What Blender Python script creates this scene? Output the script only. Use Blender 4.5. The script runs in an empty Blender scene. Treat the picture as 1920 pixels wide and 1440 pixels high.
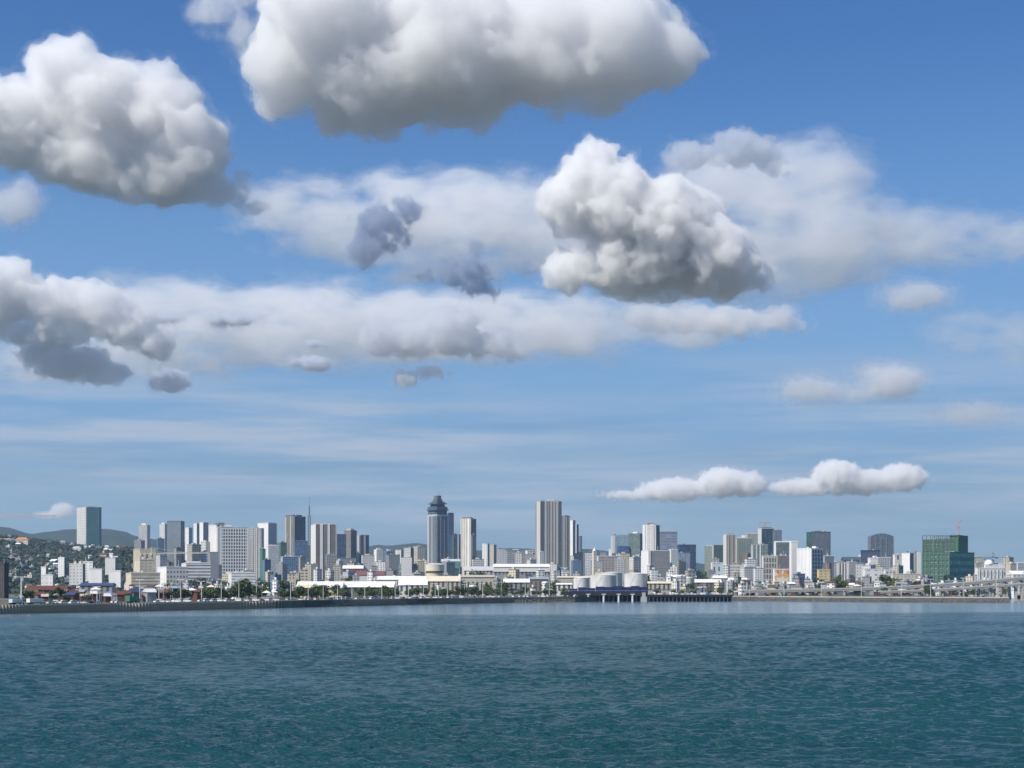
import bpy, math, random, time
import numpy as np
from mathutils import Vector
S = bpy.context.scene
COL = S.collection
R = math.radians
# ------------------------------------------------------------------ camera (level, lens shifted up)
F = 3000.0; H = 14.0; YH = 1100.0          # focal length in photo pixels, eye height, eye-level row
cam = bpy.data.cameras.new('camera'); co = bpy.data.objects.new('camera', cam); COL.objects.link(co); S.camera = co
cam.sensor_width = 36; cam.lens = 36 * F / 1920; cam.clip_end = 300000; cam.clip_start = 1
co.location = (0, 0, H); co.rotation_euler = (math.pi / 2, 0, 0); cam.shift_y = (YH - 720) / 1920
# ------------------------------------------------------------------ sun and sky
SUN_AZ = R(-128); EL = R(49)
SD = Vector((math.sin(SUN_AZ) * math.cos(EL), math.cos(SUN_AZ) * math.cos(EL), math.sin(EL)))
sun = bpy.data.lights.new('sun', 'SUN'); sun.energy = 5.0; sun.angle = R(.5); sun.color = (1, .94, .84)
so = bpy.data.objects.new('sun', sun); COL.objects.link(so); so.rotation_euler = SD.to_track_quat('Z', 'Y').to_euler()
S.view_settings.view_transform = 'Standard'; S.view_settings.look = 'None'; S.view_settings.exposure = .14; S.view_settings.gamma = 1
S.cycles.use_denoising = True
S.cycles.volume_bounces = 9; S.cycles.max_bounces = 12
w = bpy.data.worlds.new('World'); S.world = w; w.use_nodes = True


class NT:
    """small helper round a node tree"""
    def __init__(s, t): s.t = t
    def n(s, k, **a):
        x = s.t.nodes.new(k)
        for q, v in a.items(): setattr(x, q, v)
        return x
    def put(s, sock, v):
        if v is None: return
        if isinstance(v, bpy.types.NodeSocket): s.t.links.new(v, sock)
        else: sock.default_value = v
    def m(s, op, a, b=None, c=None, clamp=False):
        x = s.n('ShaderNodeMath', operation=op, use_clamp=clamp)
        for i, v in enumerate((a, b, c)): s.put(x.inputs[i], v)
        return x.outputs[0]
    def vm(s, op, a, b=None):
        x = s.n('ShaderNodeVectorMath', operation=op)
        s.put(x.inputs[0], a); s.put(x.inputs[1], b)
        return x.outputs['Value'] if op in ('LENGTH', 'DOT_PRODUCT') else x.outputs[0]
    def mix(s, f, a, b, blend='MIX'):
        x = s.n('ShaderNodeMix', data_type='RGBA', blend_type=blend)
        s.put(x.inputs[0], f)
        for i, v in ((6, a), (7, b)):
            s.put(x.inputs[i], (*v, 1) if isinstance(v, tuple) and len(v) == 3 else v)
        return x.outputs[2]
    def noise(s, vec, scale, detail=3, rough=.5):
        x = s.n('ShaderNodeTexNoise'); s.put(x.inputs['Vector'], vec)
        x.inputs['Scale'].default_value = scale; x.inputs['Detail'].default_value = detail; x.inputs['Roughness'].default_value = rough
        return x.outputs[0]
    def ramp(s, f, a, b):                       # clamped linear step a..b -> 0..1
        x = s.n('ShaderNodeMapRange'); x.clamp = True; x.interpolation_type = 'SMOOTHSTEP'
        s.put(x.inputs[0], f); x.inputs[1].default_value = a; x.inputs[2].default_value = b
        return x.outputs[0]
    def sep(s, v):
        x = s.n('ShaderNodeSeparateXYZ'); s.put(x.inputs[0], v); return x.outputs
    def comb(s, a, b, c):
        x = s.n('ShaderNodeCombineXYZ')
        for i, v in enumerate((a, b, c)): s.put(x.inputs[i], v)
        return x.outputs[0]


def srgb(r, g, b):
    f = lambda c: (c / 255 / 12.92) if c <= 10 else ((c / 255 + .055) / 1.055) ** 2.4
    return (f(r), f(g), f(b))


SKY = .085
wt = NT(w.node_tree); bg = w.node_tree.nodes['Background']
sky = wt.n('ShaderNodeTexSky', sky_type='NISHITA', sun_disc=False, sun_elevation=EL, sun_rotation=SUN_AZ,
           air_density=1.0, dust_density=.3, ozone_density=4.0)
dirv = wt.n('ShaderNodeTexCoord').outputs['Generated']
dx, dy, dz = wt.sep(dirv)
base = wt.mix(1.0, sky.outputs[0], (.54, .86, 1.20), 'MULTIPLY')
# the moist layer low over the horizon: a paler, bluer band of the sky
def rad(c): return tuple(v / SKY / 1.10 for v in srgb(*c))
lowc = wt.mix(wt.ramp(dz, .0, .13), rad((146, 172, 192)), rad((130, 169, 210)))
k = wt.m('SUBTRACT', 1.0, wt.ramp(dz, .07, .34))
skyc = wt.mix(wt.m('MULTIPLY', k, .92), base, lowc)
# thin layers of stratus seen edge-on, long and flat
az = wt.m('ARCTAN2', dx, dy)
lv = wt.comb(wt.m('MULTIPLY', az, 3.2), wt.m('MULTIPLY', dz, 42.0), 0.0)
n1 = wt.noise(lv, 1.0, 7, .62)
patch = wt.ramp(wt.noise(wt.comb(wt.m('MULTIPLY', az, 2.6), wt.m('MULTIPLY', dz, 11.0), 3.7), 1.0, 3, .5), .38, .62)
top = wt.m('SUBTRACT', 1.0, wt.ramp(dz, .09, .16))
st = wt.m('MULTIPLY', wt.ramp(n1, .38, .62), wt.m('MULTIPLY', wt.ramp(dz, .014, .045), top))
st = wt.m('MULTIPLY', st, wt.m('ADD', .25, wt.m('MULTIPLY', patch, .75)))
skyc = wt.mix(wt.m('MULTIPLY', st, .95), skyc, rad((178, 192, 212)))
n2 = wt.noise(wt.vm('ADD', lv, (7.3, 2.1, 4.4)), 1.0, 6, .6)
dk = wt.m('MULTIPLY', wt.ramp(n2, .50, .74), top)
skyc = wt.mix(wt.m('MULTIPLY', dk, .4), skyc, rad((118, 148, 174)))
w.node_tree.links.new(skyc, bg.inputs[0]); bg.inputs[1].default_value = SKY


def P(x, y, Y):
    """the point at distance Y behind photo pixel (x, y)"""
    return Vector(((x - 960) / F * Y, Y, H + (YH - y) / F * Y))
def PX(x, Y): return (x - 960) / F * Y
def ZY(y, Y): return H + (YH - y) / F * Y


# ------------------------------------------------------------------ builders
class MB:
    def __init__(s): s.v = []; s.f = []; s.mi = []
    def face(s, pts, mi=0):
        b = len(s.v); s.v += [tuple(p) for p in pts]; s.f.append(tuple(range(b, b + len(pts)))); s.mi.append(mi)
    def box(s, x0, x1, y0, y1, z0, z1, mi=0, mx=None, my=None, top=None):
        b = len(s.v)
        s.v += [(x0, y0, z0), (x1, y0, z0), (x1, y1, z0), (x0, y1, z0), (x0, y0, z1), (x1, y0, z1), (x1, y1, z1), (x0, y1, z1)]
        mx = mi if mx is None else mx; my = mi if my is None else my; top = mi if top is None else top
        s.f += [(b, b + 3, b + 2, b + 1), (b + 4, b + 5, b + 6, b + 7), (b, b + 1, b + 5, b + 4), (b + 2, b + 3, b + 7, b + 6), (b + 1, b + 2, b + 6, b + 5), (b + 3, b, b + 4, b + 7)]
        s.mi += [mi, top, my, my, mx, mx]
    def prism(s, pts, z0, z1, mi=0, top=None, sc=1.0):
        n = len(pts); b = len(s.v)
        cx = sum(p[0] for p in pts) / n; cy = sum(p[1] for p in pts) / n
        s.v += [(p[0], p[1], z0) for p in pts] + [(cx + (p[0] - cx) * sc, cy + (p[1] - cy) * sc, z1) for p in pts]
        for i in range(n):
            j = (i + 1) % n; s.f.append((b + i, b + j, b + n + j, b + n + i)); s.mi.append(mi)
        s.f.append(tuple(b + n + i for i in range(n))); s.mi.append(mi if top is None else top)
        s.f.append(tuple(b + i for i in reversed(range(n)))); s.mi.append(mi)
    def cyl(s, cx, cy, r, z0, z1, n=20, mi=0, r2=None):
        s.prism([(cx + r * math.cos(6.28318 * i / n), cy + r * math.sin(6.28318 * i / n)) for i in range(n)], z0, z1, mi, None, (r if r2 is None else r2) / r)
    def bar(s, a, b, r, mi=0):
        a = Vector(a); b = Vector(b); d = (b - a).normalized()
        u = d.cross(Vector((0, 0, 1)) if abs(d.z) < .9 else Vector((1, 0, 0))).normalized() * r; v = d.cross(u)
        q = [u + v, u - v, -u - v, -u + v]; n = len(s.v)
        s.v += [tuple(a + k_) for k_ in q] + [tuple(b + k_) for k_ in q]
        for i in range(4): j = (i + 1) % 4; s.f.append((n + i, n + j, n + 4 + j, n + 4 + i)); s.mi.append(mi)
        s.f += [(n + 3, n + 2, n + 1, n), (n + 4, n + 5, n + 6, n + 7)]; s.mi += [mi, mi]
    def gable(s, x0, x1, y0, y1, z0, z1, mi=0, ov=.4):
        """pitched roof, ridge along x"""
        x0 -= ov; x1 += ov; y0 -= ov; y1 += ov; ym = (y0 + y1) / 2
        A = [(x0, y0, z0), (x1, y0, z0), (x1, y1, z0), (x0, y1, z0), (x0, ym, z1), (x1, ym, z1)]
        b = len(s.v); s.v += A
        s.f += [(b, b + 1, b + 5, b + 4), (b + 2, b + 3, b + 4, b + 5), (b + 1, b + 2, b + 5), (b + 3, b, b + 4), (b, b + 3, b + 2, b + 1)]
        s.mi += [mi] * 5
    def mesh(s, name, mats, smooth=False):
        me = bpy.data.meshes.new(name); me.from_pydata(s.v, [], s.f)
        for m_ in (mats if isinstance(mats, (list, tuple)) else [mats]): me.materials.append(m_)
        me.polygons.foreach_set('material_index', s.mi)
        if smooth: me.polygons.foreach_set('use_smooth', [True] * len(s.f))
        me.update(); return me
    def build(s, name, mats, parent=None, loc=None, smooth=False):
        o = bpy.data.objects.new(name, s.mesh(name, mats, smooth)); COL.objects.link(o)
        if parent: o.parent = parent
        if loc is not None: o.location = loc
        return o


def tag(o, label=None, cat=None, group=None, kind=None):
    if label: o['label'] = label
    if cat: o['category'] = cat
    if group: o['group'] = group
    if kind: o['kind'] = kind
    return o
def empty(name, loc, rz=0.0, **k):
    o = bpy.data.objects.new(name, None); COL.objects.link(o); o.location = loc; o.rotation_euler = (0, 0, rz)
    o.empty_display_size = .1
    return tag(o, **k)
def copy_tree(o, parent=None):
    c = o.copy(); COL.objects.link(c); c.parent = parent
    for ch in list(o.children): copy_tree(ch, c)
    return c


# ------------------------------------------------------------------ materials
def newmat(name):
    m = bpy.data.materials.new(name); m.use_nodes = True
    return m, NT(m.node_tree), m.node_tree.nodes['Principled BSDF']
MC = {}
def plain(c, rough=.75, dirt=.18, metal=0.0, scale=.12):
    """one paint or concrete, with weather streaks of its own"""
    key = ('p', c, rough, dirt, metal, scale)
    if key in MC: return MC[key]
    m, t, b = newmat('plain')
    oc = t.n('ShaderNodeTexCoord').outputs['Object']
    st_ = t.vm('MULTIPLY', oc, (1.0, 1.0, .25))
    n = t.noise(st_, scale, 4, .6)
    f = t.m('MULTIPLY', t.ramp(n, .35, .75), dirt)
    t.put(b.inputs['Base Color'], t.mix(f, c, tuple(v * .45 for v in c)))
    b.inputs['Roughness'].default_value = rough; b.inputs['Metallic'].default_value = metal
    MC[key] = m; return m
def facade(wall, glass, pu, pv, fu, fv, g_rough=.2):
    """wall with window openings: period pu x pv metres, glass share fu x fv (0 = unbroken)"""
    key = ('f', wall, glass, round(pu, 2), round(pv, 2), fu, fv)
    if key in MC: return MC[key]
    m, t, b = newmat('facade')
    tc = t.n('ShaderNodeTexCoord'); ox, oy, oz = t.sep(tc.outputs['Object']); nx, ny, nz = t.sep(tc.outputs['Normal'])
    isx = t.m('GREATER_THAN', t.m('ABSOLUTE', nx), t.m('ABSOLUTE', ny))
    u = t.m('ADD', t.m('MULTIPLY', oy, isx), t.m('MULTIPLY', ox, t.m('SUBTRACT', 1.0, isx)))
    iu = t.m('DIVIDE', u, pu); iv = t.m('DIVIDE', oz, pv)
    def inside(q, f):
        fr = t.m('ABSOLUTE', t.m('SUBTRACT', t.m('FRACT', q), .5))
        return t.m('LESS_THAN', fr, f / 2) if f < .999 else 1.0
    mask = t.m('MULTIPLY', inside(iu, fu), inside(iv, fv))
    mask = t.m('MULTIPLY', mask, t.m('LESS_THAN', t.m('ABSOLUTE', nz), .5))
    wn = t.n('ShaderNodeTexWhiteNoise', noise_dimensions='3D')
    t.put(wn.inputs[0], t.comb(t.m('FLOOR', iu), t.m('FLOOR', iv), isx))
    rnd = wn.outputs['Value']
    gl = t.mix(t.m('MULTIPLY', t.m('POWER', rnd, 3.0), .55), glass, tuple(min(.6, v * 1.5 + .16) for v in glass))
    n = t.noise(t.vm('MULTIPLY', tc.outputs['Object'], (1.0, 1.0, .3)), .09, 4, .6)
    wl = t.mix(t.m('MULTIPLY', t.ramp(n, .35, .7), .32), wall, tuple(v * .5 for v in wall))
    t.put(b.inputs['Base Color'], t.mix(mask, wl, gl))
    t.put(b.inputs['Roughness'], t.m('SUBTRACT', .8, t.m('MULTIPLY', mask, .8 - g_rough)))
    MC[key] = m; return m
WHITE = (.80, .79, .76); OFFW = (.66, .65, .61); CREAM = (.68, .60, .45); LGREY = (.48, .49, .50); GREY = (.30, .31, .32)
DGREY = (.13, .14, .15); BEIGE = (.48, .44, .36); BROWN = (.20, .15, .12); SLATE = (.15, .18, .22); NAVY = (.03, .06, .14)
TEAL = (.03, .10, .12); GREEN = (.05, .20, .13); GGREEN = (.14, .22, .18); BLUEG = (.12, .20, .30); RUST = (.13, .048, .032)
GLASS = (.035, .05, .065); GLT = (.05, .10, .12); BLUE = (.03, .10, .30); YEL = (.70, .55, .22); ORG = (.45, .19, .07)
metal = plain((.55, .55, .54), .5, .25)
CN = {WHITE: 'white', OFFW: 'off-white', CREAM: 'cream', LGREY: 'pale grey', GREY: 'grey', DGREY: 'dark grey', BEIGE: 'beige',
      BROWN: 'brown', SLATE: 'slate', NAVY: 'navy', TEAL: 'dark teal', GREEN: 'green', RUST: 'rust red', BLUE: 'blue', YEL: 'yellow', ORG: 'orange', BLUEG: 'blue-grey', GGREEN: 'grey-green'}

# ------------------------------------------------------------------ terrain
SHORE = [(-1400, 520), (-400, 700), (0, 823), (260, 913), (480, 1024), (720, 1200), (960, 1400), (1080, 1474), (1215, 1580), (1420, 1560), (1660, 1450), (1892, 1400)]
def shoreY(px):
    for (a, A), (b, B) in zip(SHORE, SHORE[1:]):
        if px <= b: return A + (B - A) * (px - a) / (b - a)
    return SHORE[-1][1]
LZ = 4.6
def sm(t): t = np.clip(t, 0, 1); return t * t * (3 - 2 * t)
def hillz(X, Y):
    """hill height over the plain, metres"""
    px = 960 + F * X / Y
    z = 0.0
    near = sm((Y - 1900) / 2900.) * (1 - sm((px - 230) / 300.)) * (122 + 14 * np.sin(X / 140.) + 10 * np.sin(Y / 210. + X / 90.))
    z = near * (1 - sm((Y - 5600) / 900.)) + sm((Y - 3000) / 1500.) * (1 - sm((Y - 5600) / 900.)) * 24 * np.exp(-((px + 10) / 70.) ** 2)
    rp = [-400, -100, 0, 20, 45, 65, 75, 95, 115, 150, 190, 215, 235, 255, 290, 330, 400, 440, 520, 600, 680, 710, 740, 760, 780, 800, 850, 930, 950, 990, 1060, 1100, 1150, 1200, 1300, 1330, 1500, 1900]
    ry = [980, 985, 988, 992, 1000, 1003, 1000, 998, 994, 991, 991, 993, 998, 1007, 1013, 1016, 1019, 1018, 1022, 1024, 1026, 1022, 1024, 1021, 1019, 1022, 1030, 1032, 1028, 1030, 1034, 1029, 1035, 1050, 1055, 1060, 1080, 1090]
    z = z + sm((Y - 8500) / 1500.) * (np.interp(px, rp, [1100 - v for v in ry]) * np.minimum(Y, 10200) / F + 9) * (1 + .012 * np.sin(X / 130.))
    return z
gm, t, b = newmat('ground')
oc = t.n('ShaderNodeTexCoord').outputs['Object']
n = t.noise(oc, .02, 5, .65); n_ = t.noise(oc, .15, 3, .6)
c = t.mix(t.ramp(n, .4, .62), (.035, .055, .025), (.20, .18, .15)); c = t.mix(t.m('MULTIPLY', n_, .4), c, (.10, .10, .09))
t.put(b.inputs['Base Color'], c); b.inputs['Roughness'].default_value = .9
mb = MB()
edge = [(PX(px, Y), Y) for px, Y in SHORE]
FAR = 90000
rim = [(e[0], e[1] + 3) for e in edge]
last = (PX(1892, 1400), 1403)
poly = [(-60000, rim[0][1])] + rim + [(last[0] + 6, 2900), (60000, 2900), (60000, FAR), (-60000, FAR)]
mb.prism(poly, -2.5, LZ)
tag(mb.build('ground', gm), kind='structure')

hm, t, b = newmat('hill')
oc = t.n('ShaderNodeTexCoord').outputs['Object']
n = t.noise(oc, .012, 6, .65)
t.put(b.inputs['Base Color'], t.mix(t.ramp(n, .42, .7), (.016, .034, .026), (.035, .052, .034))); b.inputs['Roughness'].default_value = .95
Ys = np.concatenate([np.linspace(1850, 5600, 90), np.linspace(5700, 12500, 50)])
us = np.linspace(-.62, .5, 320)
YY, UU = np.meshgrid(Ys, us, indexing='ij'); XX = YY * UU
ZZ = LZ - .6 + hillz(XX, YY)
rs = np.random.RandomState(3)
ZZ = ZZ + np.where(ZZ > 12, rs.uniform(0, 5, ZZ.shape), 0)
nr, nc = ZZ.shape
idx = np.arange(nr * nc).reshape(nr, nc)
fc = np.stack([idx[:-1, :-1], idx[:-1, 1:], idx[1:, 1:], idx[1:, :-1]], -1).reshape(-1, 4)
def gridmesh(name, V, fc, mat, smooth=True):
    me = bpy.data.meshes.new(name)
    me.vertices.add(len(V)); me.vertices.foreach_set('co', np.ascontiguousarray(V, dtype=np.float32).ravel())
    k_ = fc.shape[1]
    me.loops.add(fc.size); me.loops.foreach_set('vertex_index', fc.astype(np.int32).ravel())
    me.polygons.add(len(fc)); me.polygons.foreach_set('loop_start', np.arange(0, fc.size, k_, dtype=np.int32))
    me.polygons.foreach_set('use_smooth', np.full(len(fc), smooth))
    me.materials.append(mat); me.update(calc_edges=True)
    o = bpy.data.objects.new(name, me); COL.objects.link(o); return o
tag(gridmesh('hills', np.stack([XX, YY, ZZ], -1).reshape(-1, 3), fc[:, ::1], hm), kind='structure')

# ------------------------------------------------------------------ water: real waves near, finer ripples in the surface
wm, t, b = newmat('sea_water')
oc = t.n('ShaderNodeTexCoord').outputs['Object']
px_, py_, pz_ = t.sep(oc)
# sheltered, smoother strip along the shore: (-224,700) .. (280,875)
wob = t.m('MULTIPLY', t.m('SUBTRACT', t.noise(t.vm('MULTIPLY', oc, (1.0, 2.0, 1.0)), .006, 3, .5), .5), 130.0)
dl = t.m('SUBTRACT', t.m('ADD', py_, wob), t.m('ADD', 790.0, t.m('MULTIPLY', px_, .24)))
calm = t.ramp(dl, -30.0, 60.0)
gust = t.ramp(t.noise(t.vm('MULTIPLY', oc, (.5, 1.0, 1.0)), .012, 4, .6), .35, .7)
r1 = t.noise(t.vm('MULTIPLY', oc, (.55, 1.0, 1.0)), .95, 3, .6)
r2 = t.noise(t.vm('MULTIPLY', oc, (.6, 1.0, 1.0)), 3.0, 3, .6)
r3 = t.noise(t.vm('MULTIPLY', oc, (.4, 1.0, 1.0)), .33, 2, .5)
hgt = t.m('ADD', t.m('MULTIPLY', r1, .62), t.m('ADD', t.m('MULTIPLY', r2, .22), t.m('MULTIPLY', r3, .7)))
bp = t.n('ShaderNodeBump'); bp.inputs['Distance'].default_value = 1.0
t.put(bp.inputs['Height'], hgt); t.put(bp.inputs['Strength'], t.m('MULTIPLY', t.m('SUBTRACT', 1.0, t.m('MULTIPLY', calm, .80)), t.m('ADD', .8, t.m('MULTIPLY', gust, .6))))
t.put(b.inputs['Normal'], bp.outputs[0])
big = t.noise(t.vm('MULTIPLY', oc, (.6, 1.0, 1.0)), .004, 3, .5)
wc = (t.mix(t.ramp(big, .35, .65), (.0085, .049, .062), (.013, .060, .072)))
t.put(b.inputs['Base Color'], t.mix(calm, wc, (.085, .145, .17)))      # paler base colour stands in for sky reflected along the shore
t.put(b.inputs['Roughness'], .12); t.put(b.inputs['Specular IOR Level'], t.m('ADD', .17, t.m('MULTIPLY', calm, .2)))
b.inputs['IOR'].default_value = 1.33
rs = np.random.RandomState(11)
nrow, ncol = 1650, 1250
rr = 62 * (2950 / 62.) ** np.linspace(0, 1, nrow)
aa = np.radians(np.linspace(-40, 40, ncol))
RRr, AA = np.meshgrid(rr, aa, indexing='ij')
X = RRr * np.sin(AA); Y = RRr * np.cos(AA); Z = np.zeros_like(X)
damp = 1 - .9 * sm((Y - (770 + .24 * X)) / 80.)
for i in range(64):
    lam = .95 * (5.6 / .95) ** rs.rand(); th = rs.normal(0, .42) + .3; kx, ky = math.sin(th) * 6.2832 / lam, math.cos(th) * 6.2832 / lam
    a_ = .0113 * lam ** .85 * rs.uniform(.5, 1.3)
    ph = kx * X + ky * Y + rs.uniform(0, 6.28)
    lod = np.clip(1.6 - RRr * .0024 * 2.6 / lam, 0, 1)
    s_ = np.sin(ph); Z += a_ * lod * (s_ + .15 * (1 - np.abs(np.cos(ph / 2))))
env = .72 + .55 * np.sin(X / 23. + 1.3 * np.sin(Y / 37.)) * np.sin(Y / 29. + 1.1 * np.sin(X / 31.)) * .6
Z *= damp * env * 1.5
idx = np.arange(nrow * ncol).reshape(nrow, ncol)
fc = np.stack([idx[:-1, :-1], idx[:-1, 1:], idx[1:, 1:], idx[1:, :-1]], -1).reshape(-1, 4)[:, ::-1]
V = np.stack([X, Y, Z], -1).reshape(-1, 3)
del X, Y, Z, damp, env, RRr, AA
tag(gridmesh('water', V, fc, wm), kind='structure')
mb = MB(); mb.box(-60000, 60000, -40000, 60000, -3.0, -.9)
bedm = plain((.02, .06, .07), .9)
tag(mb.build('sea_bed', bedm), kind='structure')

# ------------------------------------------------------------------ quay road, seawall
ashm = plain((.09, .09, .09), .9, .4, 0, .05)
mb = MB()
for (a, A), (b_, B) in zip(SHORE[1:9], SHORE[2:9]):
    mb.face([(PX(a, A), A + 5, LZ + .006), (PX(b_, B), B + 5, LZ + .006), (PX(b_, B), B + 21, LZ + .006), (PX(a, A), A + 21, LZ + .006)])
tag(mb.build('quay_road', ashm), kind='structure')
conc = plain((.34, .29, .22), .9, .5, 0, .3); conc2 = plain((.55, .47, .34), .9, .4, 0, .3); dark = plain((.40, .28, .17), .9, .3)
rock = plain((.42, .30, .19), .95, .6, 0, .5)
def rubble(r0, W, z, slope, tint=(.44, .34, .22)):
    g = random.Random(len(r0.name) + int(W[-1].x)); q = MB()
    for p, n2_ in zip(W, W[1:]):
        L_ = (n2_ - p).length
        for i in range(int(L_ * 5)):
            a_ = g.random(); h_ = g.random(); c_ = p.lerp(n2_, a_) + Vector((0, -slope * (1 - h_), -.8 + h_ * (z - .3)))
            s_ = g.uniform(.35, .95); rt = g.uniform(0, 3); v_ = []
            for k_ in range(4): v_.append(c_ + Vector((math.cos(rt + k_ * 1.57) * s_ * g.uniform(.7, 1.2), math.sin(rt + k_ * 1.57) * s_ * g.uniform(.7, 1.2), g.uniform(-.2, .2))))
            tp_ = c_ + Vector((g.uniform(-.3, .3), g.uniform(-.3, .3), s_ * .7)); bt_ = c_ - Vector((0, 0, s_ * .6))
            for k_ in range(4): q.face([v_[k_], v_[(k_ + 1) % 4], tp_]); q.face([v_[(k_ + 1) % 4], v_[k_], bt_])
    q.build('rubble', plain(tint, .95, .7, 0, .8), r0)
def seawall(a, b_, label, piles, mat, capm, z=LZ, slope=3.0):
    r0 = empty('seawall', (PX(a, shoreY(a)), shoreY(a), 0), label=label, cat='seawall', group='seawalls along the waterfront')
    pts = [p for p in [a] + [s_[0] for s_ in SHORE if a < s_[0] < b_] + [b_]]
    W = [Vector((PX(p, shoreY(p)), shoreY(p), 0)) - r0.location for p in pts]
    wall = MB(); cap = MB()
    for p, q in zip(W, W[1:]):
        wall.face([(p.x, p.y - slope, -1), (q.x, q.y - slope, -1), (q.x, q.y, z - .7), (p.x, p.y, z - .7)])
        cap.face([(p.x, p.y - .5, z - .7), (q.x, q.y - .5, z - .7), (q.x, q.y - .5, z + .15), (p.x, p.y - .5, z + .15)])
        cap.face([(p.x, p.y - .5, z + .15), (q.x, q.y - .5, z + .15), (q.x, q.y + 3.5, z + .15), (p.x, p.y + 3.5, z + .15)])
        cap.face([(p.x, p.y + 3.5, z + .15), (q.x, q.y + 3.5, z + .15), (q.x, q.y + 3.5, z - .7), (p.x, p.y + 3.5, z - .7)])
        cap.face([(q.x, q.y - .5, z - .7), (p.x, p.y - .5, z - .7), (p.x, p.y + 3.5, z - .7), (q.x, q.y + 3.5, z - .7)])
    wall.build('wall', mat, r0); cap.build('cap', capm, r0)
    if not piles and slope > 2: rubble(r0, W, z, slope, (.15, .135, .115) if a > 1300 else (.38, .30, .20))
    if piles:
        pm = MB(); pm.box(-.55, .55, -.9, .2, -1.2, z - .1); me = pm.mesh('pile', conc2)
        n_ = piles
        for i in range(n_):
            px = a + (b_ - a) * (i + .5) / n_
            o = bpy.data.objects.new('pile', me); COL.objects.link(o); o.parent = r0
            o.location = Vector((PX(px, shoreY(px)), shoreY(px) - slope * .6 - .6, 0)) - r0.location
    return r0
seawall(-20, 560, 'dark seawall with a close row of pale concrete piles below the quay road', 98, dark, conc2, slope=1.0)
seawall(560, 770, 'brown stone seawall in front of the long white-roofed quay shed', 0, rock, conc)
seawall(770, 1078, 'low grey rubble seawall in front of the grey skyscraper', 0, plain((.22, .18, .13), .95, .5, 0, .5), plain((.44, .36, .26), .9, .4))
seawall(1372, 1892, 'grey quay wall with a pale ledge below the elevated road', 0, plain((.10, .10, .10), .95, .5, 0, .4), plain((.50, .46, .38), .9, .3), slope=2.4)

# ------------------------------------------------------------------ towers
def foot(x0, xc, x1, D, phi=None):
    a = max(xc - x0, .5); b_ = max(x1 - xc, .5)
    if phi is None: phi = min(max(math.atan2(b_, a) + max(0, math.atan((xc - 960) / F)), math.atan((x1 - 960) / F) + R(7), R(5)), math.pi / 2 + math.atan((x0 - 960) / F) - R(3), R(84))
    C = Vector((PX(xc, D), D, 0)); s_, c_ = math.sin(phi), math.cos(phi)
    k0 = (x0 - 960) / F; k1 = (x1 - 960) / F
    L1 = (C.x - k0 * D) / (c_ + k0 * s_); L2 = (k1 * D - C.x) / (s_ - k1 * c_)
    if L2 <= 0 or L2 > 150: L2 = 18
    return C, math.pi / 2 - phi, max(L2, 6), max(L1, 6)
BLD = []      # (empty, x0, x1)
def st(wall, glass=GLASS, pu=0, pv=0, fu=.6, fv=.6): return (wall, glass, pu, pv, fu, fv)
def smat(s_, D):
    if len(s_) == 1 or (s_[2] == 0 and s_[3] == 0): return plain(s_[0])
    k_ = D / F
    return facade(s_[0], s_[1], max(s_[2], .01) * k_ if s_[2] else 10, s_[3] * k_ if s_[3] else 10, s_[4] if s_[2] else 1.0, s_[5] if s_[3] else 1.0)
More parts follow.
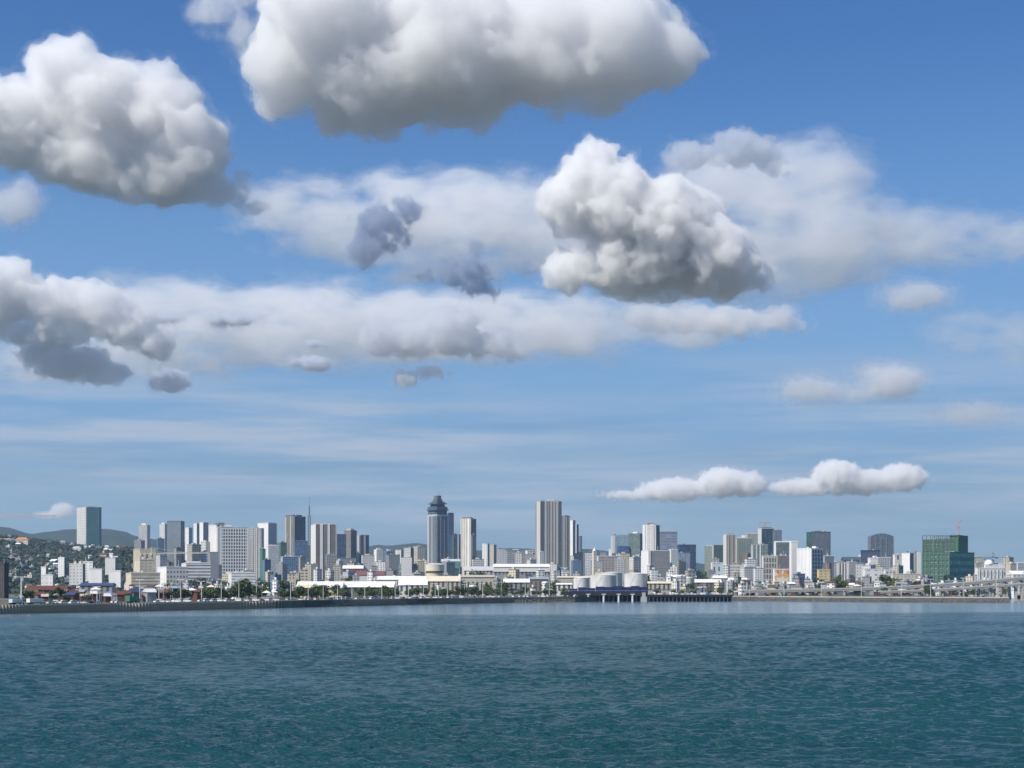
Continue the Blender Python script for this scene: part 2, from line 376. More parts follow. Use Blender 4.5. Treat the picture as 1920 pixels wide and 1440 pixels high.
def T(x0, xc, x1, yt, D, label, A, B=None, name='tower', cat='tower', tops=(), pil=(), slabs=None, roofc=LGREY, par=1.2, z0=None, zb=None, phi=None, mast=None, grid=None):
    """A, B: facade of the left-hand and right-hand visible faces; pil: vertical strips (face, from, to, colour);
    tops: stacked roof storeys (scale, height px, colour); grid: (face, columns, rows, colour) projecting frame"""
    C, rz, LX, LY = foot(x0, xc, x1, D, phi)
    zt = ZY(yt, D); base = LZ - .5 + (float(hillz(C.x, C.y)) - 4 if z0 is None else z0)
    base = min(base, LZ + 400)
    r0 = empty(name, (C.x, C.y, base), rz, label=label, cat=cat)
    BLD.append((r0, x0, x1, D))
    h = zt - base; B = B or A; k_ = D / F
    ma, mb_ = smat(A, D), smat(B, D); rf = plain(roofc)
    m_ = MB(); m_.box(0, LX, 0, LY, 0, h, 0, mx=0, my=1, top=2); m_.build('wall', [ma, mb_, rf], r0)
    q = MB(); e = .25
    for (a0, a1, b0, b1) in ((-e, LX + e, -e, .35), (-e, LX + e, LY - .35, LY + e), (-e, .35, .35, LY - .35), (LX - .35, LX + e, .35, LY - .35)):
        q.box(a0, a1, b0, b1, h + .004, h + par)
    q.build('parapet', plain(A[0]), r0)
    for (f_, t0, t1, c_) in pil:
        q = MB(); d = .9
        if f_ == 'L': q.box(-d, -.003, LY * (1 - t1), LY * (1 - t0), 0, h + .5)
        else: q.box(LX * t0, LX * t1, -d, -.003, 0, h + .5)
        q.build('pilaster', plain(c_), r0)
    if grid:
        for (f_, nu, nv, c_) in grid:
            q = MB(); Lf = LY if f_ == 'L' else LX; wv = Lf / nu; ww = wv * .17; hv = h / nv; hh = hv * .17; d = .8
            for i in range(nu + 1):
                a_ = min(max(i * wv - ww, 0), Lf - 2 * ww)
                (q.box(-d, -.003, a_, a_ + 2 * ww, 0, h) if f_ == 'L' else q.box(a_, a_ + 2 * ww, -d, -.003, 0, h))
            for j in range(1, nv + 1):
                z_ = j * hv - hh * 2; d2 = d - .15
                (q.box(-d2, -.006, 0, Lf, z_, z_ + hh * 1.6) if f_ == 'L' else q.box(0, Lf, -d2, -.006, z_, z_ + hh * 1.6))
            q.build('facade_frame', plain(c_), r0)
    g = random.Random(int(x0 * 7 + yt))
    for i in range(g.choice([1, 2, 2, 3])):
        q = MB(); ax, ay = LX * g.uniform(.08, .8), LY * g.uniform(.08, .75); sx, sy, sz = LX * g.uniform(.06, .16), LY * g.uniform(.08, .2), g.uniform(1.5, 4.2)
        if g.random() < .35: q.cyl(ax + sx / 2, ay + sy / 2, min(sx, sy, 3) * .6 + .6, h + .008, h + sz, 12)
        else: q.box(ax, ax + sx, ay, ay + sy, h + .008, h + sz); q.box(ax + sx * .3, ax + sx * .5, ay, ay + sy * .4, h + sz + .004, h + sz + 1.2)
        q.build('roof_plant', plain(g.choice([LGREY, GREY, OFFW, DGREY])), r0)
    if g.random() < .5: q = MB(); ax, ay = LX * g.uniform(.2, .8), LY * g.uniform(.2, .8); q.bar((ax, ay, h), (ax, ay, h + g.uniform(5, 10)), .22); q.build('antenna', metal, r0)
    zz = h + .01; cx, cy = LX / 2, LY / 2
    for tp in tops:
        sc, hp, c_ = tp[:3]; dxy = tp[3] if len(tp) > 3 else (0, 0)
        q = MB(); hw, hd = LX * sc / 2, LY * sc / 2; ax, ay = cx + dxy[0] * LX, cy + dxy[1] * LY
        q.box(ax - hw, ax + hw, ay - hd, ay + hd, zz, zz + hp * k_)
        q.build('rooftop_storey', smat(c_, D) if len(c_) > 3 else plain(c_), r0)
        if not (len(tp) > 4): zz += hp * k_ + .01
    if mast:
        q = MB(); q.bar((cx, cy, zz - .5), (cx, cy, zz + mast * k_), .35 * k_ * .8)
        q.build('mast', metal, r0)
    return r0

G3 = (.0, .0, .0)
SC = st
# hillside tower
T(144, 163.5, 190, 951, 4700, 'pair of pale and green-netted tower slabs rising on the wooded hill', SC(OFFW, (.36, .34, .31), 3.2, 3, .5, .5), SC((.24, .42, .33), (.28, .48, .38), 4, 3.2, .5, .5), z0=None,
  pil=[('L', .9, 1, DGREY), ('R', .84, 1, (.10, .15, .22))], tops=[(.6, 2, (.40, .18, .16), (0, .1))])
T(260, 276, 281.5, 985, 5200, 'distant pale tower with a white cap, alone between hillside tower and slate slab', SC((.50, .46, .44), (.3, .29, .30), 3, 3, .5, .5), SC(LGREY), tops=[(.5, 4, WHITE)], z0=60)
T(299, 309, 316, 983, 5000, 'distant pale tower half hidden behind the left edge of the slate slab', SC(OFFW, (.3, .3, .3), 3, 3, .4, .5), SC(LGREY), tops=[(.5, 3, WHITE)], z0=60)
T(347, 354, 361, 990, 4600, 'thin white tower just right of the slate slab, leftmost of three', SC(WHITE, (.4, .4, .4), 3, 3, .4, .4), SC(LGREY, GREY, 3, 3, .5, .5), z0=60, tops=[(.5, 2, WHITE)])
T(363, 369, 374, 982, 4500, 'thin white tower, the middle one of three beside the slate slab', SC(WHITE, (.5, .5, .5), 3, 3, .4, .4), SC(GREY), z0=60)
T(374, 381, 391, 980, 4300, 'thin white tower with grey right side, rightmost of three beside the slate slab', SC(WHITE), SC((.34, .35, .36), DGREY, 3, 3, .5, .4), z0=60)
T(313, 339, 346, 979, 3400, 'slate grey slab tower with a dark top band left of the white hotel', SC((.20, .23, .26), (.14, .17, .20), 2.6, 2.6, .5, .5), SC(SLATE, (.06, .08, .1), 2, 3, .5, .5), roofc=DGREY,
  tops=[(.97, 2.5, (.05, .07, .10))])
T(391, 406, 412, 985, 3500, 'plain white slab tower joined to the left of the white hotel', SC(WHITE, (.6, .6, .6), 6, 4, .2, .3), SC(BEIGE), tops=[(.5, 4, GREY)])
T(404, 408, 442, 988, 3450, 'pale wing with a white roof storey behind the hotel grid', SC(OFFW), SC(OFFW, GREY, 3, 4, .5, .4), tops=[(.6, 4, WHITE), (.35, 5, DGREY, (-.25, 0))])
T(408, 413, 466, 990, 3150, 'wide white hotel slab with a regular grid of dark windows', SC((.22, .24, .25)), SC((.10, .11, .12), (.05, .06, .07), 0, 4.4, 1, .6), name='hotel', cat='hotel', roofc=WHITE,
  grid=[('R', 11, 17, WHITE)], pil=[('R', 0, .05, WHITE), ('R', .95, 1, WHITE)])
T(465, 490, 495, 991, 3300, 'grey wing striped with pale ribs adjoining the right of the hotel', SC(LGREY, DGREY, 4.5, 4, .5, .6), SC(GREY), pil=[('L', .0, .06, OFFW), ('L', .3, .36, OFFW), ('L', .62, .68, OFFW)])
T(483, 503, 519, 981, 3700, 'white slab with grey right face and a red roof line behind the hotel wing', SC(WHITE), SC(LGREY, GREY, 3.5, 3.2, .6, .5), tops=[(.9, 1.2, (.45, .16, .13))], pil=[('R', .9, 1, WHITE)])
T(488, 492, 502, 1030, 3000, 'small green-clad block squeezed between the hotel and a white block', SC(GREEN), SC(GREEN), name='building', cat='building')
T(498, 503, 523, 1024, 2900, 'white and grey mid-rise with a tiered top right of the hotel', SC(WHITE), SC(LGREY, (.3, .32, .34), 3.5, 4, .6, .6), name='building', cat='building', tops=[(.7, 3, LGREY)])
T(520, 526, 537, 1018, 3300, 'grey-green mid-rise left of the dark crowned tower', SC(GGREEN, GLASS, 3, 3, .5, .5), name='building', cat='building', tops=[(.5, 3, GREY)])
T(534, 552, 573, 969, 3500, 'dark tower with beige left shaft and teal right shaft and uneven crown', SC((.25, .25, .22), (.10, .11, .10), 5.5, 0, .45, 1), SC((.07, .11, .14), (.16, .20, .23), 4.5, 4, .5, .45), roofc=DGREY,
  pil=[('L', .05, .2, BEIGE), ('L', .6, .72, BEIGE), ('R', 0, .12, DGREY)], tops=[(.8, 4, DGREY, (-.05, .1))])
T(552, 554, 577, 1016, 3100, 'low navy glass block with a rounded top below the dark crowned tower', SC(NAVY), SC(BLUEG, NAVY, 3, 3, .7, .7), tops=[(.8, 3, BLUEG)], name='building', cat='office block')
T(526, 530, 560, 1044, 2700, 'low blue-grey block in front of the navy glass block', SC(LGREY), SC(BLUEG, NAVY, 4, 4, .6, .6), name='building', cat='building')
T(582, 592, 631, 983, 3300, 'brown tower striped with tall white pilasters beside the radio mast', SC(WHITE), SC((.24, .21, .19), (.10, .09, .08), 3.4, 3.8, .6, .5), roofc=GREY,
  pil=[('R', .05, .15, BROWN), ('R', .2, .34, WHITE), ('R', .57, .68, WHITE), ('R', .96, 1, LGREY)], tops=[(.8, 2, LGREY)])
T(610, 613, 631, 1040, 3100, 'grey lower annex in front of the brown striped tower', SC(GREY, GLASS, 3, 3, .6, .5), name='building', cat='building')
T(630, 632, 649, 1002, 3600, 'dark blue flat-topped tower just right of the striped tower', SC(SLATE), SC((.05, .075, .12), NAVY, 3, 3, .6, .6))
T(645, 658, 669, 995, 3750, 'brown-grey stepped tower at the centre of the dark cluster', SC((.22, .20, .19), DGREY, 3, 3, .6, .5), SC((.14, .12, .13), DGREY, 3, 3, .6, .5), tops=[(.6, 4, BEIGE)])
T(668, 676, 692, 1004, 3650, 'dark tower edged with two pale grey strips closing the dark cluster', SC((.13, .15, .17), GLASS, 3, 3, .6, .6), SC((.07, .09, .11), NAVY, 3, 3, .6, .6), pil=[('L', .3, .75, LGREY), ('R', .4, .6, LGREY)], tops=[(.7, 2, LGREY)])
T(631, 636, 668, 1047, 3000, 'low grey-green box building below the dark cluster', SC(GGREEN), SC((.20, .25, .24)), name='building', cat='building')
T(701, 706, 718, 1031, 4000, 'small white tower with a peaked cap left of the pale flats', SC(WHITE), SC(OFFW, GREY, 3, 3, .5, .5), tops=[(.5, 3, WHITE)])
T(719, 725, 738, 1034, 4400, 'blue-grey flats fading behind the peaked white tower', SC(BLUEG, GLASS, 3, 3, .5, .5), name='building', cat='building', tops=[(.4, 5, LGREY)])
T(741, 752, 757, 1032, 3900, 'pale mid-rise with one column of wide windows, leftmost of the pale flats', SC(OFFW, GREY, 9, 3.5, .5, .5), SC(GREY), name='apartment_block', cat='apartment block')
T(757, 770, 776, 1028, 3950, 'off-white flats with horizontal balcony bands and a brown side', SC(OFFW, (.3, .28, .27), 0, 3.2, 1, .5), SC(BROWN), name='apartment_block', cat='apartment block')
T(775, 783, 797, 1025, 4000, 'cream flats with vertical strips left of the grey skyscraper', SC(BEIGE, GREY, 5, 0, .4, 1), SC(CREAM, GREY, 4, 3, .5, .5), name='apartment_block', cat='apartment block', tops=[(.3, 2, WHITE)])
# the grey skyscraper with a stepped crown
D0 = 3300
C, rz, LX, LY = foot(800, 816, 841, D0)
r0 = empty('skyscraper', (C.x, C.y, LZ - .5), rz, label='tallest grey skyscraper with a dark tiered crown and thin spire', cat='skyscraper')
BLD.append((r0, 800, 841, D0)); k_ = D0 / F
def oct_(cx, cy, a, b_, ch=.22):
    return [(cx - a + 2 * a * ch, cy - b_), (cx + a - 2 * a * ch, cy - b_), (cx + a, cy - b_ + 2 * b_ * ch), (cx + a, cy + b_ - 2 * b_ * ch), (cx + a - 2 * a * ch, cy + b_), (cx - a + 2 * a * ch, cy + b_), (cx - a, cy + b_ - 2 * b_ * ch), (cx - a, cy - b_ + 2 * b_ * ch)]
hb = ZY(967, D0) - LZ; cx, cy = LX / 2, LY / 2
q = MB(); q.prism(oct_(cx, cy, LX / 2, LY / 2, .1), 0, hb, 0); q.build('wall', facade((.17, .195, .22), (.11, .14, .17), 2.4 * k_, 2.6 * k_, .6, .6), r0)
for (f_, t0, t1, c_) in (('L', .12, .3, LGREY), ('L', .55, .75, GREY), ('R', .12, .16, GREY), ('R', .4, .43, GREY), ('R', .66, .69, GREY)):
    q = MB(); (q.box(-.8, .2, LY * (1 - t1), LY * (1 - t0), 0, hb) if f_ == 'L' else q.box(LX * t0, LX * t1, -.8, .2, 0, hb)); q.build('pilaster', plain(c_), r0)
DB = (.06, .09, .13)
for (sc, z_a, z_b, c_) in ((1.0, 967, 964, LGREY), (.96, 964, 956, DB), (1.12, 956, 954, (.08, .11, .15)), (1.02, 954, 949.5, DB), (.70, 949.5, 944, DB), (.95, 944, 942.3, (.10, .13, .17)), (.74, 942.3, 940, DB), (.5, 940, 935, (.10, .13, .16)), (.38, 935, 928, (.13, .16, .18))):
    q = MB(); q.prism(oct_(cx, cy, LX / 2 * sc, LY / 2 * sc, .13), ZY(z_a, D0) - LZ + .01, ZY(z_b, D0) - LZ, 0)
    q.build('crown_tier', facade(c_, tuple(v * 2.2 for v in c_), 3 * k_, 3 * k_, .4, .5) if c_ == DB else plain(c_), r0)
q = MB()
for i in range(9):
    a_ = i / 9 * 6.283; q.box(cx + LX * .46 * math.cos(a_) - .6, cx + LX * .46 * math.cos(a_) + .6, cy + LY * .46 * math.sin(a_) - .6, cy + LY * .46 * math.sin(a_) + .6, ZY(950, D0) - LZ, ZY(946.5, D0) - LZ)
q.build('crown_fin', plain(DB), r0)
q = MB(); q.bar((cx, cy, ZY(929, D0) - LZ), (cx, cy, ZY(918, D0) - LZ), .5); q.bar((cx + 4, cy, ZY(929, D0) - LZ), (cx + 4, cy, ZY(922, D0) - LZ), .4); q.build('spire', metal, r0)
T(839, 842, 851, 963, 3500, 'slim navy tower attached behind the right of the grey skyscraper', SC(NAVY), SC((.07, .10, .15), NAVY, 3, 3, .6, .6), tops=[(.7, 2, SLATE)])
T(842, 846, 864, 1003, 3200, 'dark tower with a pale central strip between skyscraper and slim cream tower', SC(NAVY), SC((.08, .10, .13), NAVY, 3, 3, .6, .6), pil=[('R', .05, .3, GGREEN), ('R', .66, .8, LGREY)])
T(864, 882, 893, 973, 3300, 'slim cream tower with dark grey right side and a black cap', SC(CREAM[:1] + (.64, .55), (.36, .35, .32), 5.5, 0, .35, 1), SC((.12, .15, .17), GLASS, 3, 3, .5, .5), roofc=DGREY,  # right face coloured darker to carry its shade
  pil=[('L', 0, .1, OFFW), ('L', .75, .9, WHITE), ('R', 0, .12, BEIGE)], tops=[(.72, 3, (.08, .09, .09), (0, .1))])
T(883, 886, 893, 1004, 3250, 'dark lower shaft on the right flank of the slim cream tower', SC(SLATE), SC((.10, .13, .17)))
T(904, 914, 918, 1020, 3900, 'white tower with round arches and dark cap right of the slim cream tower', SC(WHITE, GREY, 4.5, 4, .5, .5), SC(GREY), tops=[(.6, 2, DGREY)])
T(918, 926, 931, 1022, 3950, 'beige ribbed flats between two white towers', SC(BEIGE, GREY, 3, 3, .5, .5), SC(GREY), name='apartment_block', cat='apartment block')
T(931, 935, 947, 1029, 3800, 'white narrow tower with a grey wing left of the banded block', SC(GREY), SC(WHITE, GREY, 6, 3, .3, .3))
T(947, 951, 987, 1032, 3700, 'wide grey block with pale horizontal bands left of the tall striped slab', SC(GREY), SC((.36, .38, .40), (.13, .15, .17), 4.5, 4, .7, .6), name='office_block', cat='office block', tops=[(.3, 3, LGREY)])
T(985, 989, 1004, 1033, 3500, 'small white block beside the left foot of the tall striped slab', SC(WHITE), SC(OFFW, GREY, 4, 4, .5, .5), name='building', cat='building')
T(1004, 1013, 1053, 940, 3300, 'tall twin slab striped in beige, grey and dark bands', SC(OFFW, (.55, .55, .53), 3, 3, .4, .4), SC((.33, .31, .28), (.18, .17, .16), 3.4, 3, .55, .5), roofc=GREY, name='skyscraper', cat='skyscraper',
  pil=[('L', 0, .25, GREY), ('R', .0, .15, (.11, .10, .10)), ('R', .22, .30, LGREY), ('R', .36, .42, GREY), ('R', .47, .56, BEIGE), ('R', .62, .70, BEIGE), ('R', .75, .84, LGREY), ('R', .88, 1, (.10, .10, .11))], tops=[(.9, 2, GREY), (.3, 2, WHITE, (.1, 0))])
T(1053, 1057, 1069, 968, 3500, 'slim beige tower stepping down from the tall striped slab', SC(DGREY), SC(BEIGE, GREY, 3.4, 3, .5, .5), pil=[('R', 0, .12, OFFW), ('R', .5, .62, DGREY)], tops=[(.5, 2, DGREY)])
T(1067, 1074, 1079, 976, 3600, 'white-edged tower, second step right of the tall striped slab', SC(WHITE), SC(GREY, DGREY, 3, 3, .5, .5))
T(1077, 1081, 1085, 984, 3700, 'narrow blue-grey tower, last step right of the tall striped slab', SC(LGREY), SC(SLATE))
T(1085, 1088, 1091, 1006, 3800, 'needle-thin navy tower beside the stepped towers', SC(SLATE), SC(LGREY))
T(1010, 1012, 1020, 1035, 3150, 'pale short block in front of the tall striped slab', SC(WHITE), SC(LGREY, GREY, 3, 4, .5, .5), name='building', cat='building')
# church-like white complex
T(1093, 1097, 1112, 1036, 3000, 'white block with a dark corner left of the pointed white turret', SC(DGREY), SC(WHITE, GREY, 5, 5, .4, .4), name='building', cat='building')
r0 = T(1110, 1113, 1119, 1034, 2900, 'cream turret with a pointed roof in the white complex', SC(CREAM), SC(OFFW, GREY, 3, 6, .4, .5), name='church_tower', cat='church tower')
q = MB(); kk = 2900 / F; q.cyl(r0.children[0].dimensions.x / 2 if False else 3.5, 3.5, 4.2, ZY(1034, 2900) - r0.location.z + 1.2, ZY(1026, 2900) - r0.location.z, 4, 0, .2); q.build('roof', plain(OFFW), r0)
T(1119, 1122, 1165, 1043, 3100, 'wide white-roofed hall with shaded walls right of the cream turret', SC(OFFW), SC((.35, .31, .29), DGREY, 6, 5, .5, .4), name='building', cat='hall', roofc=WHITE, tops=[(.25, 8, (.25, .22, .25), (-.25, 0), 1), (.12, 14, WHITE, (.05, 0), 1), (.18, 6, DGREY, (.2, 0), 1)])
T(1145, 1149, 1181, 1005, 3600, 'pale glass office with a white frame and a blue lower half', SC((.50, .58, .60)), SC((.30, .40, .44), (.17, .27, .33), 3.4, 3, .7, .7), name='office_tower', cat='office tower', roofc=WHITE, pil=[('R', .0, .15, OFFW), ('R', .92, 1, OFFW)], tops=[(.85, 2, DGREY)])
T(1157, 1160, 1180, 1025, 3400, 'blue glass block in front of the pale glass office', SC(BLUE), SC((.06, .12, .27), (.04, .08, .18), 3, 3, .7, .6), name='office_block', cat='office block')
T(1178, 1200, 1205, 1001, 3400, 'grey-green glass tower left of the tall white column tower', SC((.15, .20, .18), (.10, .15, .14), 3, 3, .7, .7), SC(DGREY), name='office_tower', cat='office tower', tops=[(.4, 4, WHITE)])
T(1164, 1166, 1173, 1057, 2900, 'small white tower block under the grey-green glass tower', SC(WHITE), SC(WHITE, GREY, 4, 4, .3, .3), name='building', cat='building')
T(1205, 1230, 1237, 985, 3000, 'tall off-white tower with pale ribs and a dark right side', SC(OFFW, (.36, .35, .34), 5, 3.2, .45, .5), SC((.08, .11, .13)), tops=[(.6, 3, BEIGE), (.3, 2, DGREY)], pil=[('L', 0, .18, WHITE), ('L', .3, .38, WHITE), ('L', .8, .9, LGREY)])  # shade of the right side is put into its dark colour
T(1237, 1240, 1270, 998, 3200, 'blue-grey banded office tower with a pale frame behind the white-edged block', SC(SLATE), SC((.27, .31, .38), (.17, .20, .27), 0, 5, 1, .5), name='office_tower', cat='office tower', tops=[(.9, 1.5, LGREY)])
T(1202, 1216, 1256, 1033, 2700, 'grey windowed block with a bright white left end wall', SC(WHITE), SC((.30, .30, .29), (.17, .17, .17), 3, 3.2, .6, .5), name='building', cat='building', pil=[('R', .02, .10, OFFW)], roofc=OFFW)
T(1254, 1258, 1271, 1031, 2750, 'pale grey stair tower at the right end of the white-edged block', SC(WHITE), SC((.44, .47, .46)), name='building', cat='building')
T(1270, 1273, 1305, 1022, 3300, 'dark blue glass office block standing right of the white-edged block', SC(NAVY), SC((.035, .07, .14), (.02, .04, .09), 3, 3, .8, .6), name='office_block', cat='office block', roofc=NAVY)
T(1271, 1274, 1294, 1037, 3100, 'pale blue-grey block in front of the dark blue office', SC(BLUEG), SC((.25, .30, .36), (.15, .19, .25), 4.5, 0, .5, 1), name='building', cat='building')
T(1321, 1335, 1339, 1025, 3500, 'grey-green slab left of the dark green box tower', SC((.24, .27, .23), (.15, .18, .16), 3, 3, .5, .5), SC(GREY))
T(1335, 1338, 1357, 1022, 3400, 'dark green box tower left of the beige ribbed tower', SC(LGREY), SC((.06, .10, .08), (.09, .14, .11), 4, 3.5, .4, .5))
T(1356, 1362, 1379, 1003, 3300, 'beige ribbed tower with an arched top', SC(OFFW), SC((.40, .34, .31), (.20, .17, .16), 3.6, 3, .5, .5), tops=[(.7, 3, (.42, .34, .32))], pil=[('R', .2, .28, BEIGE), ('R', .62, .7, BEIGE)])
T(1377, 1382, 1411, 1010, 3400, 'grey-green gridded tower right of the beige ribbed tower', SC(BEIGE), SC((.17, .22, .18), (.28, .32, .28), 5, 3.5, .5, .4), tops=[(.7, 2, BEIGE), (.2, 5, WHITE)])
T(1398, 1402, 1424, 1002, 3600, 'beige-green tower with a white rooftop slab behind the gridded tower', SC(BEIGE), SC((.32, .36, .30), GREY, 3, 3, .5, .5), tops=[(.7, 3, (.6, .5, .5))])
T(1421, 1428, 1451, 991, 3500, 'dark teal glass tower with a white left edge and roof crane', SC(OFFW), SC((.03, .08, .10), (.02, .05, .08), 3, 3, .8, .7), name='office_tower', cat='office tower', tops=[(.75, 3, SLATE)])
T(1449, 1452, 1466, 995, 3450, 'slate grey tower attached to the right of the dark teal tower', SC(SLATE), SC((.16, .20, .24), (.10, .13, .17), 3, 4, .5, .6))
T(1408, 1412, 1440, 1022, 3000, 'pale gridded block with green glass below the teal tower', SC(LGREY), SC((.22, .27, .24), (.12, .16, .15), 6, 5, .6, .6), name='building', cat='building', pil=[('R', .2, .28, OFFW), ('R', .45, .52, WHITE)])
T(1333, 1335, 1356, 1056, 2600, 'low pale blue-white block with one dark window bay', SC(WHITE), SC((.62, .70, .70), DGREY, 9, 14, .35, .6), name='building', cat='building')
T(1356, 1359, 1415, 1061, 2500, 'long low white building with dark horizontal window bands', SC(WHITE), SC(OFFW, (.22, .20, .20), 0, 5, 1, .4), name='building', cat='building', roofc=WHITE)
T(1428, 1431, 1457, 1043, 2650, 'beige block with a square grid of openings', SC(OFFW), SC((.17, .16, .14), (.08, .08, .08), 0, 5, 1, .6), name='building', cat='building', grid=[('R', 5, 7, (.50, .48, .43))])
T(1455, 1458, 1482, 1043, 2700, 'brown-grey block with a pale top edge beside the square-grid block', SC(GREY), SC((.22, .19, .17), DGREY, 4, 4, .5, .5), name='building', cat='building', tops=[(.9, 1.5, OFFW)])
T(1451, 1455, 1482, 1017, 3050, 'white-roofed tower with grey glass front left of the white hospital', SC(WHITE), SC((.17, .20, .20), (.09, .12, .13), 3, 3, .7, .7), name='building', cat='building', tops=[(.95, 2.5, WHITE)])
T(1480, 1484, 1496, 1017, 2600, 'narrow white stair tower at the left end of the hospital', SC(WHITE), SC(WHITE), name='building', cat='building', tops=[(1.02, 3, WHITE)])
T(1494, 1521, 1543, 1029, 2550, 'large white hospital block with a gridded grey right side', SC(WHITE, (.45, .46, .48), 9, 4, .25, .3), SC((.16, .17, .18), GLASS, 0, 4, 1, .6), name='hospital', cat='hospital', grid=[('R', 4, 12, (.62, .62, .60))], roofc=WHITE, tops=[(.25, 5, WHITE, (.1, -.3))])
T(1512, 1525, 1557, 998, 3200, 'dark tower with green left face and purple-grey right face behind the hospital', SC((.03, .09, .075), (.02, .06, .05), 3, 3, .7, .7), SC((.17, .18, .22), (.12, .13, .17), 3, 3, .6, .5), name='office_tower', cat='office tower', tops=[(.6, 3, SLATE)], pil=[('R', .94, 1, (.06, .09, .12))])
T(1543, 1546, 1564, 1043, 2900, 'slate block with a white roof line right of the hospital', SC(LGREY), SC((.17, .20, .23), (.10, .12, .14), 3, 4, .6, .5), name='building', cat='building', tops=[(.9, 1.5, WHITE)])
T(1532, 1535, 1557, 1069, 2200, 'yellow low building with dark window slots in front of the hospital', SC(YEL), SC((.66, .55, .30), (.25, .22, .15), 9, 5, .6, .35), name='building', cat='building')
r0 = T(1449, 1452, 1479, 1068, 2200, 'building with an orange and red mural front left of the yellow building', SC(WHITE), SC(WHITE), name='building', cat='building', roofc=ORG)
kk = 2200 / F; q = MB()
mur, tt, bb = newmat('mural'); oc = tt.n('ShaderNodeTexCoord').outputs['Object']
na = tt.noise(tt.vm('MULTIPLY', oc, (1.0, 1.0, .6)), .16, 1, .4); nb = tt.noise(oc, .11, 1, .4)
cc = tt.mix(tt.ramp(na, .46, .50), (.62, .12, .08), (.72, .42, .10)); cc = tt.mix(tt.ramp(nb, .52, .56), cc, (.75, .70, .66)); tt.put(bb.inputs['Base Color'], cc)
C, rz, LX, LY = foot(1449, 1452, 1479, 2200)
q.box(.4, LX - .4, -.3, -.004, ZY(1098, 2200) - r0.location.z, ZY(1069, 2200) - r0.location.z); q.build('mural_panel', mur, r0)
T(1569, 1572, 1589, 1056, 2500, 'brown block with white columns and a dark attic', SC(LGREY), SC((.14, .12, .11)), name='building', cat='building', pil=[('R', .02, .1, WHITE), ('R', .3, .42, WHITE), ('R', .62, .74, WHITE), ('R', .9, .98, WHITE)], tops=[(1.0, 3, BROWN)])
T(1588, 1592, 1604, 1054, 2520, 'plain grey block right of the white-columned block', SC(LGREY), SC(GREY), name='building', cat='building')
T(1602, 1605, 1621, 1057, 2600, 'white block under the dark hipped roofs', SC(GREY), SC(WHITE, GREY, 6, 6, .4, .4), name='building', cat='building')
r0 = T(1580, 1583, 1622, 1052, 3000, 'building with dark sloping roofs left of the arched glass tower', SC(GREY), SC(BLUEG), name='building', cat='building')
q = MB(); q.gable(0, 38, 0, 20, ZY(1052, 3000) - r0.location.z + 1.25, ZY(1044, 3000) - r0.location.z, 0, 1); q.build('roof', plain((.06, .08, .11)), r0)
# arched grey glass tower
D0 = 3100; C, rz, LX, LY = foot(1627, 1632, 1676, D0, R(80)); kk = D0 / F
r0 = empty('office_tower', (C.x, C.y, LZ - .5), rz, label='grey glass tower with a gently arched roof', cat='office tower'); BLD.append((r0, 1627, 1676, D0))
q = MB(); hb = ZY(1005, D0) - LZ; NS = 12; b0 = len(q.v); n_ = NS + 1
prof = [(LX * i / NS, hb + 5.5 * kk * math.sin(math.pi * i / NS)) for i in range(n_)]
ring = [(0, 0)] + [(LX, 0)] + [(x_, z_) for x_, z_ in reversed(prof)]
for yy in (0, LY): q.v += [(x_, yy, z_) for x_, z_ in ring]
m_ = len(ring); q.f.append(tuple(range(m_))); q.mi.append(0); q.f.append(tuple(reversed(range(m_, 2 * m_)))); q.mi.append(0)
for i in range(m_): j = (i + 1) % m_; q.f.append((j, i, m_ + i, m_ + j)); q.mi.append(0)
q.build('wall', facade((.16, .19, .23), (.10, .13, .17), 4.5 * kk, 3.2 * kk, .6, .7), r0)
for t0 in (.0, .22, .44, .66, .965):
    q = MB(); q.box(LX * t0, LX * (t0 + .035), -.7, -.003, 0, hb); q.build('pilaster', plain((.22, .25, .29)), r0)
T(1614, 1617, 1650, 1034, 2800, 'slate blue office with a flat navy roof in front of the arched tower', SC(NAVY), SC((.12, .15, .20), NAVY, 3, 4, .6, .5), name='office_block', cat='office block', roofc=NAVY, tops=[(1.05, 2.5, (.03, .05, .10))])
T(1627, 1632, 1647, 1047, 2500, 'white stepped block in front of the arched tower', SC(WHITE), SC(WHITE, LGREY, 4, 5, .4, .4), name='building', cat='building', tops=[(.4, 5, WHITE, (.2, 0))])
T(1643, 1646, 1671, 1046, 2550, 'pale block with grey vertical window strips in front of the arched tower', SC(WHITE), SC((.48, .49, .48), DGREY, 4.4, 3.5, .5, .6), name='building', cat='building')
T(1619, 1622, 1660, 1068, 2250, 'wide white low building with two square windows', SC(WHITE), SC(WHITE, GREY, 14, 9, .3, .4), name='building', cat='building')
T(1658, 1660, 1680, 1070, 2230, 'small white building with dark windows beside the wide white one', SC(WHITE), SC(OFFW, DGREY, 7, 6, .5, .5), name='building', cat='building')
T(1674, 1678, 1693, 1041, 2700, 'white block with a dark recess left of three white slabs', SC(WHITE), SC(OFFW, DGREY, 12, 20, .3, .4), name='building', cat='building')
T(1691, 1706, 1713, 1038, 2600, 'blank white slab left of the large green-netted block', SC(WHITE), SC(GREY), name='building', cat='building', tops=[(.3, 1.5, GREY)])
T(1712, 1716, 1727, 1035, 2700, 'grey-green slab with a bright white stair shaft beside the green-netted block', SC(GREY), SC((.30, .36, .33)), name='building', cat='building', pil=[('R', .3, .95, WHITE)])
T(1670, 1674, 1728, 1077, 2200, 'long cream low building below the white slabs', SC(CREAM), SC((.66, .60, .48), GREY, 7, 7, .4, .4), name='building', cat='building')
